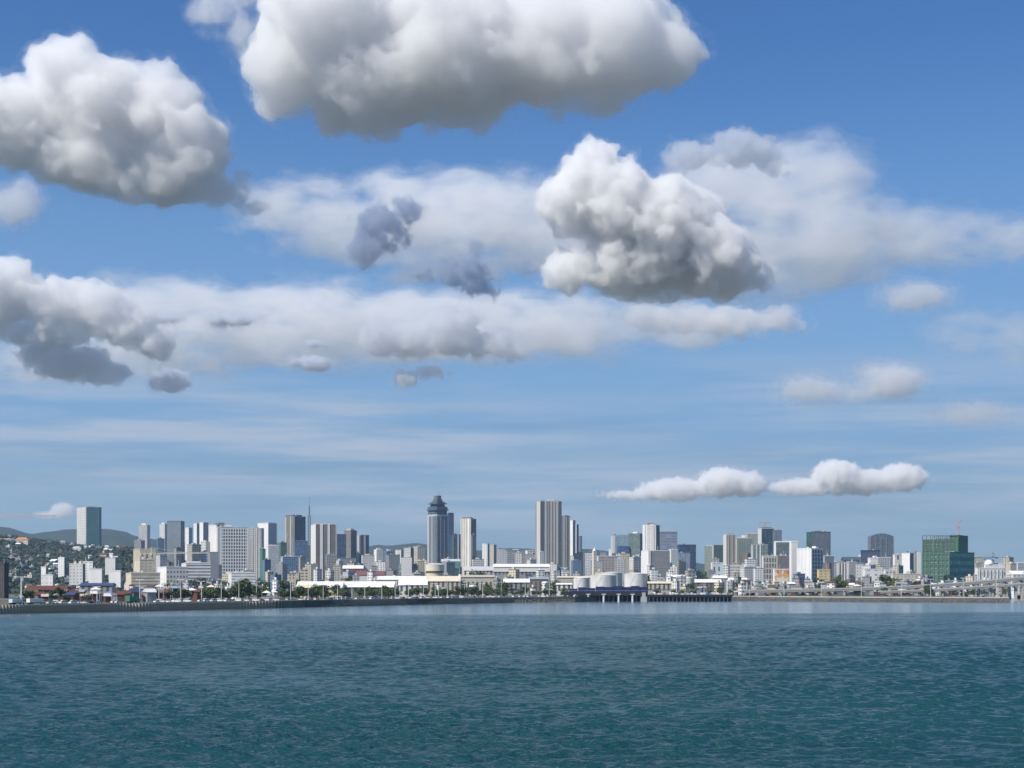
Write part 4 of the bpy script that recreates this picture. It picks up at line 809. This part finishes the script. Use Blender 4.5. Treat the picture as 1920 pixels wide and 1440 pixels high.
# ------------------------------------------------------------------ trees
leafm, t, b = newmat('leaf')
oi = t.n('ShaderNodeObjectInfo').outputs['Random']; oc = t.n('ShaderNodeTexCoord').outputs['Object']
c1 = t.mix(oi, (.030, .060, .018), (.085, .125, .035)); c1 = t.mix(t.m('MULTIPLY', t.ramp(t.noise(oc, .7, 3, .6), .4, .7), .6), c1, (.11, .14, .05))
t.put(b.inputs['Base Color'], c1); b.inputs['Roughness'].default_value = .8
barkm = plain((.12, .09, .06), .9, .3)
def crown_mesh(seed, h=9.0, r=4.2, n_=420):
    g = random.Random(seed); q = MB(); lobes = [(Vector((g.uniform(-.55, .55) * r, g.uniform(-.55, .55) * r, h * g.uniform(.45, .88))), r * g.uniform(.32, .55)) for _ in range(8)]
    for i in range(n_):
        c_, rad_ = g.choice(lobes); d = Vector((g.gauss(0, 1), g.gauss(0, 1), g.gauss(0, 1))).normalized() * rad_ * g.uniform(.55, 1.08)
        p = c_ + Vector((d.x, d.y, d.z * .75)); s_ = g.uniform(.35, .8)
        u = Vector((g.gauss(0, 1), g.gauss(0, 1), g.gauss(0, 1))).normalized(); v = u.cross(Vector((g.gauss(0, 1), g.gauss(0, 1), g.gauss(0, 1)))).normalized()
        q.face([p - u * s_, p - v * s_ * .7, p + u * s_, p + v * s_ * .7])
    return q.mesh('crown', leafm)
def trunk_mesh(seed, h=9.0):
    g = random.Random(seed); q = MB(); q.cyl(0, 0, .32, -1, h * .5, 7, 0, .18)
    for i in range(4): a_ = g.uniform(0, 6.28); q.bar((0, 0, h * (.3 + i * .05)), (math.cos(a_) * 2, math.sin(a_) * 2, h * .7), .09)
    return q.mesh('trunk', barkm)
CR = [crown_mesh(s_, h_, r_) for s_, h_, r_ in ((1, 9, 4.2), (2, 8, 4.8), (3, 10, 3.6), (4, 7, 3.6), (5, 9, 5.2))]; TR = [trunk_mesh(s_, h_) for s_, h_ in ((1, 9), (2, 8), (3, 10), (4, 7), (5, 9))]
TN = ['broad round', 'wide spreading', 'tall', 'small', 'large spreading']
def tree(px, D, sc, z=None):
    i = rnd.randrange(5); X_ = PX(px, D)
    r0 = empty('tree', (X_, D, LZ + (float(hillz(X_, D)) if z is None else z)), rnd.uniform(0, 6.28), cat='tree', group='trees along the waterfront' if D < 1900 else 'trees among the buildings')
    sc *= rnd.choice([.6, .8, 1, 1, 1.15, 1.3]); r0.scale = (sc * rnd.uniform(.8, 1.3), sc * rnd.uniform(.8, 1.3), sc * rnd.uniform(.75, 1.2))
    for n_, me in (('trunk', TR[i]), ('crown', CR[i])): o = bpy.data.objects.new(n_, me); COL.objects.link(o); o.parent = r0
    AUTO.append((r0, '%s green tree %s below %s' % (TN[i], 'by the quay' if D < 1900 else 'in town', lm(px)), px))
for i in range(175):
    px = rnd.uniform(0, 1075) if i < 80 else rnd.uniform(380, 1060)
    if px < 300 and rnd.random() < .5: continue
    if 1085 < px < 1215: continue
    tree(px, shoreY(px) + rnd.uniform(26, 110), rnd.uniform(.7, 1.25) * (1.2 if 420 < px < 560 else .85))
for i in range(70): px = rnd.uniform(1225, 1890); tree(px, shoreY(px) + rnd.uniform(10, 60) + (140 if px > 1380 else 60), rnd.uniform(.5, .9))
for i in range(110): px = rnd.uniform(240, 1890); tree(px, rnd.uniform(1750, 2500), rnd.uniform(1.4, 2.5))
# far-off wood on the hillside: nobody could count it
q = MB(); g = random.Random(8); pts_ = []
for i in range(8500):
    px = g.uniform(-40, 470); D = g.uniform(1950, 5600) if g.random() < .85 else g.uniform(4600, 5600); X_ = PX(px, D); z = LZ + float(hillz(X_, D))
    if px > 330 and g.random() < .5: continue
    r_ = g.uniform(2.2, 5) * (1 + D / 7000); p0 = Vector((X_, D, z + r_ * .35))
    for j in range(9):
        u = Vector((g.gauss(0, 1), g.gauss(0, 1), abs(g.gauss(0, .8)))).normalized(); p = p0 + Vector((u.x * r_, u.y * r_, u.z * r_ * .8)); s_ = r_ * g.uniform(.35, .6)
        a_ = Vector((g.gauss(0, 1), g.gauss(0, 1), g.gauss(0, 1))).normalized(); v = a_.cross(u).normalized(); w_ = (u.cross(v) + u * .2)
        q.face([p - v * s_, p - w_ * s_, p + v * s_, p + w_ * s_])
wdm, t, b = newmat('wood_leaf'); t.put(b.inputs['Base Color'], t.mix(t.ramp(t.noise(t.n('ShaderNodeTexCoord').outputs['Object'], .02, 4, .6), .4, .65), (.026, .048, .038), (.050, .072, .044))); b.inputs['Roughness'].default_value = .9
o = q.build('hillside_wood', wdm); tag(o, 'dark green wood covering the hill on the left', 'wood', kind='stuff')

# ------------------------------------------------------------------ vehicles on the quay road
tyre = plain((.02, .02, .02), .9, 0); glassm = plain((.03, .04, .05), .15, 0)
def car_proto(c_, van=False):
    r0 = empty('parked_car' if not van else 'parked_van', (0, 0, 0)); L_, Wd = (4.4, 1.75) if not van else (5.0, 1.9)
    q = MB()
    prof = [(-L_ / 2, .35), (L_ / 2, .35), (L_ / 2, .8), (L_ / 2 - .15, .95), (L_ / 2 - 1.1, 1.02), (-L_ / 2 + .1, 1.02), (-L_ / 2, .9)] if not van else [(-L_ / 2, .35), (L_ / 2, .35), (L_ / 2, .95), (L_ / 2 - .7, 1.2), (-L_ / 2, 1.25)]
    def ext(prof, y0, y1):
        n_ = len(prof); b0 = len(q.v); q.v.extend([(x_, y0, z_) for x_, z_ in prof] + [(x_, y1, z_) for x_, z_ in prof])
        q.f.append(tuple(b0 + i for i in range(n_))); q.mi.append(0); q.f.append(tuple(b0 + n_ + i for i in reversed(range(n_)))); q.mi.append(0)
        for i in range(n_): j = (i + 1) % n_; q.f.append((b0 + j, b0 + i, b0 + n_ + i, b0 + n_ + j)); q.mi.append(0)
    ext(prof, -Wd / 2, Wd / 2); q.build('body', plain(c_, .35, .05), r0)
    q = MB(); 
    ext([(-L_ / 2 + .45, 1.025), (L_ / 2 - 1.25, 1.025), (L_ / 2 - 1.9, 1.42), (-L_ / 2 + 1.0, 1.42)] if not van else [(-L_ / 2 + .1, 1.255), (L_ / 2 - .75, 1.255), (L_ / 2 - 1.3, 1.75), (-L_ / 2 + .15, 1.75)], -Wd / 2 + .12, Wd / 2 - .12); q.build('window', glassm, r0)
    q = MB(); z_ = 1.425 if not van else 1.755
    q.box(-L_ / 2 + (.95 if not van else .1), L_ / 2 - (1.85 if not van else 1.25), -Wd / 2 + .1, Wd / 2 - .1, z_, z_ + (.08 if not van else .3)); q.build('roof', plain(c_, .35, .05), r0)
    wmn = MB(); 
    for sy in (-1, 1):
        pass
    n_ = 12
    for k2 in range(n_):
        pass
    ws = MB(); ring = [(.33 * math.cos(6.283 * i / n_), .33 * math.sin(6.283 * i / n_)) for i in range(n_)]
    ws.v = [(a_, -.11, c2) for a_, c2 in ring] + [(a_, .11, c2) for a_, c2 in ring]
    ws.f = [tuple(range(n_)), tuple(reversed(range(n_, 2 * n_)))] + [((i + 1) % n_, i, n_ + i, n_ + (i + 1) % n_) for i in range(n_)]; ws.mi = [0] * len(ws.f)
    me = ws.mesh('wheel', tyre)
    for x_ in (-L_ / 2 + .8, L_ / 2 - .85):
        for y_ in (-Wd / 2, Wd / 2): o = bpy.data.objects.new('wheel', me); COL.objects.link(o); o.parent = r0; o.location = (x_, y_, .33)
    return r0
CARC = [((.80, .80, .79), 'white', 0), ((.55, .56, .57), 'silver', 0), ((.05, .055, .06), 'black', 0), ((.80, .80, .78), 'white', 1), ((.20, .22, .24), 'dark grey', 0), ((.35, .04, .03), 'red', 0), ((.05, .10, .30), 'blue', 0), ((.78, .78, .77), 'white', 0)]
PR = [car_proto(c_, v_) for c_, _, v_ in CARC]; used = [0] * len(PR)
px = 30; i = 0
while px < 1075:
    px += rnd.uniform(5.5, 15) if rnd.random() < .85 else rnd.uniform(15, 32)
    j = rnd.choice([0, 0, 0, 1, 1, 2, 3, 3, 3, 3, 4, 5, 6, 7, 7, 3])
    if 14 < px < 92 or 232 < px < 266: continue
    o = PR[j] if not used[j] else copy_tree(PR[j]); used[j] = 1
    Y_ = shoreY(px) + rnd.choice([7.5, 11, 15, 18.5]); o.location = (PX(px, Y_), Y_, LZ + .01); sl = math.atan2(shoreY(px + 20) - shoreY(px - 20), PX(px + 20, shoreY(px + 20)) - PX(px - 20, shoreY(px - 20)))
    o.rotation_euler = (0, 0, sl + rnd.choice([0, math.pi]) + (rnd.choice([0, 0, math.pi / 2]))); nm = 'van' if CARC[j][2] else 'car'
    tag(o, cat=nm, group='vehicles on the quay road'); AUTO.append((o, '%s %s on the quay road below %s' % (CARC[j][1], nm, lm(px)), px))
for j, u_ in enumerate(used):
    if not u_:
        for ch in list(PR[j].children): bpy.data.objects.remove(ch)
        bpy.data.objects.remove(PR[j])
def lorry(px, L_, hh, body, cab, label, name, cat, cabside=1, low=1.0):
    Y_ = shoreY(px) + 8; r0 = empty(name, (PX(px, Y_), Y_, LZ + .01), math.atan2(shoreY(px + 20) - shoreY(px - 20), 12), label=label, cat=cat)
    r0.rotation_euler.z = math.atan2(shoreY(px + 20) - shoreY(px - 20), PX(px + 20, shoreY(px + 20)) - PX(px - 20, shoreY(px - 20)))
    q = MB(); q.box(-L_ / 2, L_ / 2 - 2.2, -1.25, 1.25, low, hh); q.build('cargo_box', plain(body, .5, .2), r0)
    q = MB(); q.box(L_ / 2 - 2.1, L_ / 2, -1.15, 1.15, .6, 1.6); q.box(L_ / 2 - 2.1, L_ / 2 - .35, -1.15, 1.15, 1.605, 2.6); q.build('cab', plain(cab, .4, .05), r0)
    q = MB(); q.box(L_ / 2 - 1.7, L_ / 2 - .3, -1.18, 1.18, 1.75, 2.35); q.build('window', glassm, r0)
    q = MB(); q.box(-L_ / 2, L_ / 2, -.9, .9, .55, low - .01); q.build('chassis', tyre, r0)
    for x_ in (-L_ / 2 + 1, -L_ / 2 + 2.2, L_ / 2 - 1.2):
        for y_ in (-1.1, 1.1):
            ws = MB(); n_ = 12; ring = [(.5 * math.cos(6.283 * i / n_), .5 * math.sin(6.283 * i / n_)) for i in range(n_)]
            ws.v = [(a_, -.15, c2) for a_, c2 in ring] + [(a_, .15, c2) for a_, c2 in ring]; ws.f = [tuple(range(n_)), tuple(reversed(range(n_, 2 * n_)))] + [((i + 1) % n_, i, n_ + i, n_ + (i + 1) % n_) for i in range(n_)]; ws.mi = [0] * len(ws.f)
            o = ws.build('wheel', tyre, r0); o.location = (x_, y_, .5)
lorry(32, 9.5, 2.9, (.55, .70, .74), WHITE, 'pale blue-white coach at the left end of the quay road', 'coach', 'coach')
lorry(68, 12, 3.1, WHITE, WHITE, 'long white lorry parked right of the pale blue coach', 'lorry', 'lorry')
lorry(250, 9, 3.9, (.04, .22, .12), (.05, .3, .16), 'dark green box lorry on the quay below the cream half-built block', 'lorry', 'lorry')

# ------------------------------------------------------------------ lamps along the quay
def lamp(hh, head, px, D, big=False):
    r0 = empty('street_lamp' if not big else 'floodlight_mast', (PX(px, D), D, LZ), 0, cat='street lamp' if not big else 'floodlight mast')
    q = MB(); q.cyl(0, 0, .24 if not big else .5, 0, hh, 8, 0, .14 if not big else .3); q.build('pole', WP, r0)
    q = MB(); q.bar((-head, 0, hh), (head, 0, hh + .1), .12); arm = q.build('arm', WP, r0)
    for s_ in (-1, 1): q = MB(); q.box(s_ * head - .7, s_ * head + .7, -.3, .3, hh - .12, hh + .22); q.build('lamp_head', plain(WHITE, .4, .05), arm)
    return r0
mastm = lamp(14.6, 3.6, 40, shoreY(40) + 24, True); tag(mastm, label='tall white floodlight mast with a wide crosshead near the left edge')
l0 = None
for (px, yt) in ((182, 1100), (262, 1087), (298, 1086), (339, 1087), (378, 1090), (415, 1086), (448, 1086), (481, 1091), (514, 1090), (545, 1089), (578, 1095), (606, 1097), (633, 1097), (660, 1096), (684, 1096), (716, 1096), (741, 1090), (750, 1098), (766, 1096),
                 (794, 1089), (816, 1094), (822, 1098), (839, 1088), (863, 1088), (871, 1096), (905, 1094), (940, 1092), (985, 1090), (1030, 1092), (1240, 1098), (1320, 1095), (1405, 1098), (1470, 1096), (1540, 1092), (1615, 1090), (1690, 1088), (1745, 1086), (1806, 1084), (1868, 1078)):
    D = shoreY(px) + 23; hh = ZY(yt, D) - LZ
    if l0 is None: l0 = lamp(13, 1.6, px, D); o = l0; h0 = 13
    else: o = copy_tree(l0)
    o.location = (PX(px, D), D, LZ); o.scale = (1, 1, hh / 13.)
    tag(o, group='street lamps along the quay'); AUTO.append((o, 'white twin-armed street lamp in front of %s' % lm(px), px))

# small signs and tents behind the quay at the left
for (px, yb, c_, lab) in ((330, 1098, (.20, .30, .50), 'blue'), (360, 1102, WHITE, 'white'), (372, 1108, (.12, .2, .5), 'blue'), (300, 1095, OFFW, 'off-white'), (205, 1108, (.14, .2, .4), 'blue'), (180, 1100, WHITE, 'white'), (396, 1096, CREAM, 'cream'), (440, 1118, WHITE, 'white'), (500, 1107, WHITE, 'white'), (513, 1106, WHITE, 'white')):
    D = shoreY(px) + 60; kk = D / F; z_ = ZY(yb, D) - LZ
    r0 = empty('market_tent', (PX(px, D), D, LZ), 0, cat='tent', group='tents behind the quay'); hh = max(z_, 3)
    q = MB(); q.v = [(-3, -3, hh - 1.6), (3, -3, hh - 1.6), (3, 3, hh - 1.6), (-3, 3, hh - 1.6), (0, 0, hh)]; q.f = [(0, 1, 4), (1, 2, 4), (2, 3, 4), (3, 0, 4), (3, 2, 1, 0)]; q.mi = [0] * 5; q.build('canopy', plain(c_), r0)
    for a_, b2 in ((-2.8, -2.8), (2.8, -2.8), (2.8, 2.8), (-2.8, 2.8)): q = MB(); q.bar((a_, b2, 0), (a_, b2, hh - 1.55), .08); q.build('leg', metal, r0)
    AUTO.append((r0, '%s peaked tent behind the quay below %s' % (lab, lm(px)), px))

by = {}
for o, s_, px in AUTO: by.setdefault(s_, []).append((px, o))
for s_, L_ in by.items():
    L_.sort(key=lambda q_: q_[0])
    for i, (px, o) in enumerate(L_):
        o['label'] = s_ if len(L_) == 1 else '%s, %s from left' % (s_, ordw(i))

# ------------------------------------------------------------------ clouds: closed bodies of real cloud volume
def cloud(label, blobs, Y, vox, dens, amp, nscale, shells=((0, 1.0),), cat='cloud', blend=12.0, alb=(1, 1, 1), sharp=None, flat=1.0, het=None):
    """blobs: (x, y, rx, ry[, depth radius]) in photo pixels at distance Y; shells: (offset px, share of density)"""
    if sharp is None: sharp = .64 if amp <= 24 else (.55 if amp <= 30 else .44)
    k_ = Y / F; bs = []
    for (x, y, rx, ry, *r_) in blobs:
        rd = r_[0] if r_ else max(min(rx, ry) * 1.15, 20)
        bs.append((P(x, y, Y), Vector((rx * k_, rd * k_, ry * k_))))
    marg = max(-s_[0] for s_ in shells) * k_ + amp * k_ * .7
    mn = Vector([min(c[i] - r[i] for c, r in bs) - marg for i in range(3)]); mx = Vector([max(c[i] + r[i] for c, r in bs) + marg for i in range(3)])
    g = bpy.data.node_groups.new('cloud_field', 'GeometryNodeTree'); g.interface.new_socket('Geometry', in_out='OUTPUT', socket_type='NodeSocketGeometry')
    t = NT(g); out = t.n('NodeGroupOutput'); pos = t.n('GeometryNodeInputPosition').outputs[0]; f = None
    for c_, r in bs:
        l = t.vm('LENGTH', t.vm('DIVIDE', t.vm('SUBTRACT', pos, tuple(c_)), tuple(r)))
        v = t.m('MULTIPLY', t.m('SUBTRACT', 1.0, l), min(r.x, r.z) * .5 + min(r) * .5)
        f = v if f is None else t.m('SMOOTH_MAX', f, v, blend * k_)
    npos = t.vm('MULTIPLY', pos, (1.0, 1.0, flat))
    nz = t.noise(npos, 1 / (k_ * nscale), 7, .62)
    vo = t.n('ShaderNodeTexVoronoi', feature='SMOOTH_F1'); t.put(vo.inputs['Vector'], npos); vo.inputs['Scale'].default_value = 1 / (k_ * nscale * .7); vo.inputs['Smoothness'].default_value = .25
    vo.inputs['Detail'].default_value = 3; vo.inputs['Roughness'].default_value = .55
    f = t.m('ADD', f, t.m('MULTIPLY', t.m('SUBTRACT', nz, .48), 2.0 * amp * k_)); f = t.m('ADD', f, t.m('MULTIPLY', t.m('SUBTRACT', sharp, vo.outputs['Distance']), amp * .75 * k_))
    vc = t.n('GeometryNodeVolumeCube'); t.put(vc.inputs['Density'], f); vc.inputs['Background'].default_value = -1e4
    vc.inputs['Min'].default_value = mn; vc.inputs['Max'].default_value = mx
    for i, a_ in enumerate('XYZ'): vc.inputs['Resolution ' + a_].default_value = max(8, int((mx[i] - mn[i]) / (vox * k_)))
    jn = t.n('GeometryNodeJoinGeometry')
    mats = []
    for off, sh in shells:
        vm_ = t.n('GeometryNodeVolumeToMesh'); t.put(vm_.inputs[0], vc.outputs[0]); vm_.inputs['Threshold'].default_value = off * k_
        m = bpy.data.materials.new('cloud_vapour'); m.use_nodes = True; m.node_tree.nodes.clear(); n_ = NT(m.node_tree)
        mo = n_.n('ShaderNodeOutputMaterial'); vs = n_.n('ShaderNodeVolumeScatter'); vs.inputs['Color'].default_value = (*alb, 1); vs.inputs['Density'].default_value = dens * sh; vs.inputs['Anisotropy'].default_value = .2
        if het and (het[3] == 'all' or off < 0):      # torn, streaky vapour: (scale px, from, to, which shells, flatten)
            oc = n_.n('ShaderNodeTexCoord').outputs['Object']
            hv = n_.noise(n_.vm('MULTIPLY', oc, (1.0, 1.0, het[4])), 1 / (het[0] * k_), 6, .62)
            n_.put(vs.inputs['Density'], n_.m('MULTIPLY', n_.ramp(hv, het[1], het[2]), dens * sh)); m.cycles.volume_step_rate = het[5] if len(het) > 5 else 1.0
        if alb[0] < 1:                                # greyed vapour stands in for cloud shade: some light is absorbed
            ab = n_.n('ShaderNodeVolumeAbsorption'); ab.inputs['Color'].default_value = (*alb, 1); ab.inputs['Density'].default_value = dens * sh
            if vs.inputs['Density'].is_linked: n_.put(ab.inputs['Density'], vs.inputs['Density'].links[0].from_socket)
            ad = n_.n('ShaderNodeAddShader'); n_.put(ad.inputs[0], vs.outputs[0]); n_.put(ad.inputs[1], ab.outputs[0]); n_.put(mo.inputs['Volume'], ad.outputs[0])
        else: n_.put(mo.inputs['Volume'], vs.outputs[0])
        mats.append(m)
        sm_ = t.n('GeometryNodeSetMaterial'); t.put(sm_.inputs[0], vm_.outputs[0]); sm_.inputs['Material'].default_value = m
        t.put(jn.inputs[0], sm_.outputs[0])
    t.put(out.inputs[0], jn.outputs[0])
    o = bpy.data.objects.new('cloud', bpy.data.meshes.new('tmp')); COL.objects.link(o)
    md = o.modifiers.new('g', 'NODES'); md.node_group = g
    me2 = bpy.data.meshes.new_from_object(o.evaluated_get(bpy.context.evaluated_depsgraph_get())); o.modifiers.clear(); o.data = me2
    bpy.data.node_groups.remove(g)
    me2.transform(__import__('mathutils').Matrix.Translation(-mn)); o.location = mn
    tag(o, label, cat, group='clouds in the sky')
    return o
t0 = time.time()
D_ = .028; SH = ((0, 1.0), (-5, .22), (-16, .07)); SS = ((0, 1.0), (-4, .25), (-11, .07)); HC = (34, .42, .60, 'out', 1.0); HV = (110, .28, .58, 'all', 2.4); WS = ((0, 1.0), (-8, .35), (-18, .14))
cloud('large bulging grey-white cloud at the upper left with a dark lower right end', [(125, 155, 92, 96), (200, 200, 120, 110), (290, 210, 105, 95), (355, 280, 88, 115), (40, 230, 120, 95), (170, 290, 140, 85), (290, 330, 130, 75), (405, 360, 90, 52), (-60, 220, 120, 100), (465, 392, 45, 20)], 4300, 4.5, D_ * .8, 40, 85, SH, alb=(.992, .993, .994), het=HC)
cloud('largest cloud, long and grey-bottomed, cut by the top edge', [(540, 120, 100, 110), (620, 50, 160, 140), (700, 160, 170, 115), (850, 90, 190, 145), (1000, 90, 190, 125), (1150, 80, 150, 125), (1235, 95, 95, 95), (820, 200, 170, 60), (690, 232, 120, 56), (505, 140, 68, 78), (1080, 185, 180, 45)], 3800, 5.5, D_ * .75, 46, 100, SH, alb=(.984, .986, .989), het=HC)
cloud('thin ragged wisp at the top edge left of the largest cloud', [(400, 15, 65, 42), (450, 60, 40, 50), (440, -10, 60, 40)], 3900, 4, .009, 40, 60, WS)
cloud('bright towering cumulus with a pointed top right of centre', [(1112, 330, 70, 82), (1070, 385, 72, 70), (1160, 385, 100, 95), (1240, 425, 110, 105), (1330, 415, 52, 72), (1335, 485, 100, 90), (1210, 490, 170, 75), (1090, 505, 90, 52), (1290, 535, 170, 40), (1420, 530, 50, 34)], 5500, 4, D_, 34, 65, SS, het=HC)
cloud('flat pale strip of cloud just under the towering cumulus', [(1240, 597, 90, 30), (1350, 600, 120, 34), (1450, 600, 66, 28)], 6200, 3, .014, 24, 50, SS, alb=(.985, .987, .99), het=HC)
cloud('long low cumulus below the centre of the sky', [(712, 632, 46, 42), (770, 637, 66, 38), (840, 622, 66, 48), (868, 605, 34, 28), (905, 648, 66, 30), (955, 658, 36, 22)], 7000, 2.5, D_ * .6, 20, 36, SS, alb=(.90, .915, .935), het=HC)
cloud('small broken puff hanging under the long low cumulus', [(762, 710, 26, 20), (805, 698, 38, 15)], 7000, 2, D_ * .9, 12, 25, SS, het=HC)
cloud('grey heaped cloud cut by the left edge, shaded below', [(-10, 545, 100, 75), (95, 565, 95, 58), (170, 575, 90, 56), (232, 605, 78, 52), (290, 640, 48, 42), (80, 625, 130, 40)], 6500, 3.5, D_ * .7, 28, 52, SS, alb=(.978, .982, .988), het=HC)
cloud('lower grey lobe under the heaped cloud on the left', [(130, 680, 90, 38), (195, 698, 65, 28), (80, 665, 50, 28)], 6600, 3, D_ * .7, 20, 40, SS, het=HC)
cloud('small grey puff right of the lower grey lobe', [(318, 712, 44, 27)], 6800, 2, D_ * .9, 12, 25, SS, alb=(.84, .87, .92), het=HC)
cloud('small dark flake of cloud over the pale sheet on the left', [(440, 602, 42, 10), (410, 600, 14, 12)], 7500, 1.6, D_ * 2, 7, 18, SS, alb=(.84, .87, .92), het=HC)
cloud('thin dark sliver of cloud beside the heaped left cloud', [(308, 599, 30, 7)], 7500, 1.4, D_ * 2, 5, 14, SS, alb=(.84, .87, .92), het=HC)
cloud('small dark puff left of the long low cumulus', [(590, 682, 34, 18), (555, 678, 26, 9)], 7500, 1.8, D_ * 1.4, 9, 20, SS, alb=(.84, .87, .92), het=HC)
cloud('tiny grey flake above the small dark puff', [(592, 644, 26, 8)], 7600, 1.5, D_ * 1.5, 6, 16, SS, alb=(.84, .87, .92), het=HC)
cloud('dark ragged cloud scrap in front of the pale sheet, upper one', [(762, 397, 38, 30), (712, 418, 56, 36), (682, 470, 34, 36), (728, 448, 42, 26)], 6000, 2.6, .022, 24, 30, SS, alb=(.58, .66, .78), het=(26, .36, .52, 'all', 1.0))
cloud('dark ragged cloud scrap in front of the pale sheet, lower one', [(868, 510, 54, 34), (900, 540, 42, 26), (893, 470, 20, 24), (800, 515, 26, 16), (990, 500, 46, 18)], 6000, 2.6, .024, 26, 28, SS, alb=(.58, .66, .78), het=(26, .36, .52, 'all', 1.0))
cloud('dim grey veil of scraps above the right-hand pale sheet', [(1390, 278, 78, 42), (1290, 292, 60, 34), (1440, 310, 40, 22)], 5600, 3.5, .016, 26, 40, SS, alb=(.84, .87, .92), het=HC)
cloud('soft beige-grey wisp on the right below the pale sheet', [(1715, 556, 66, 26)], 6500, 3, .009, 16, 36, WS, alb=(.95, .955, .965))
cloud('soft grey wisp low on the right, left one of a pair', [(1520, 730, 58, 24), (1600, 738, 50, 12)], 8000, 2.5, .008, 14, 30, WS, alb=(.95, .955, .965))
cloud('soft grey wisp low on the right, right one of a pair', [(1678, 715, 50, 30), (1640, 700, 30, 16)], 8000, 2.5, .010, 14, 30, WS, alb=(.95, .955, .965))
cloud('faint wisp near the right edge above the far cumulus', [(1825, 775, 62, 22)], 8000, 2.5, .005, 14, 30, WS, alb=(.93, .94, .95))
cloud('faint torn wisp cut by the left edge', [(25, 385, 52, 38), (50, 365, 26, 28)], 5000, 3, .008, 18, 36, WS, alb=(.95, .955, .965))
DF = .012
cloud('white far cumulus bank over the right skyline, left bank', [(1355, 905, 52, 30), (1405, 908, 34, 26), (1265, 918, 72, 24), (1185, 928, 60, 10)], 22000, 1.3, DF, 10, 18, ((0, 1.0), (-3, .2)))
cloud('white far cumulus bank over the right skyline, right bank', [(1570, 892, 50, 32), (1500, 913, 66, 18), (1620, 903, 56, 26), (1692, 895, 52, 28), (1560, 918, 90, 10)], 22000, 1.3, DF, 10, 18, ((0, 1.0), (-3, .2)))
cloud('tiny bright cloud low over the ridge beside the hillside tower', [(118, 955, 22, 13), (95, 965, 30, 6)], 20000, 1.3, DF * .6, 5, 12, ((0, 1.0), (-3, .3)))
VS = ((0, 1.0), (-9, .5), (-20, .25))
VD = .0020
cloud('wide pale cloud sheet in the middle of the sky', [(600, 395, 170, 66), (700, 440, 190, 66), (860, 370, 180, 60), (560, 385, 90, 40), (760, 400, 220, 75), (900, 410, 200, 90), (850, 490, 150, 50), (1040, 430, 150, 90)], 14000, 4.5, VD, 34, 90, VS, 'cloud', 25, flat=2.2, het=HV)
cloud('long pale cloud sheet lower in the sky, left and centre', [(290, 575, 170, 62), (330, 640, 230, 72), (90, 670, 190, 50), (520, 605, 260, 82), (760, 615, 300, 80), (1000, 610, 300, 70), (1260, 610, 220, 44)], 16000, 5.5, VD, 36, 120, VS, 'cloud', 25, flat=2.2, het=HV)
cloud('broad pale cloud sheet spreading to the right edge', [(1400, 350, 180, 90), (1530, 330, 120, 80), (1520, 450, 270, 100), (1720, 450, 200, 60), (1880, 450, 170, 50), (1420, 530, 160, 60)], 14500, 5.5, VD * .75, 36, 110, VS, 'cloud', 25, flat=2.2, het=HV)
cloud('faint pale sheet at the right edge under the broad one', [(1870, 620, 130, 42), (1960, 640, 120, 50)], 12500, 4.5, VD * .5, 24, 80, VS, 'cloud', 25, flat=2.2, het=HV)
print('clouds', round(time.time() - t0, 1))

# ------------------------------------------------------------------ haze over land and water
hz = bpy.data.materials.new('haze'); hz.use_nodes = True; hz.node_tree.nodes.clear(); n_ = NT(hz.node_tree)
pv = n_.n('ShaderNodeVolumePrincipled'); pv.inputs['Color'].default_value = (.56, .76, 1.0, 1); pv.inputs['Density'].default_value = 3.4e-5; pv.inputs['Anisotropy'].default_value = .2
n_.put(n_.n('ShaderNodeOutputMaterial').inputs['Volume'], pv.outputs[0])
q = MB(); q.box(-9000, 9000, -400, 13500, -4.5, 420); o = q.build('haze', hz); tag(o, kind='stuff'); o['label'] = 'thin blue haze over the city'
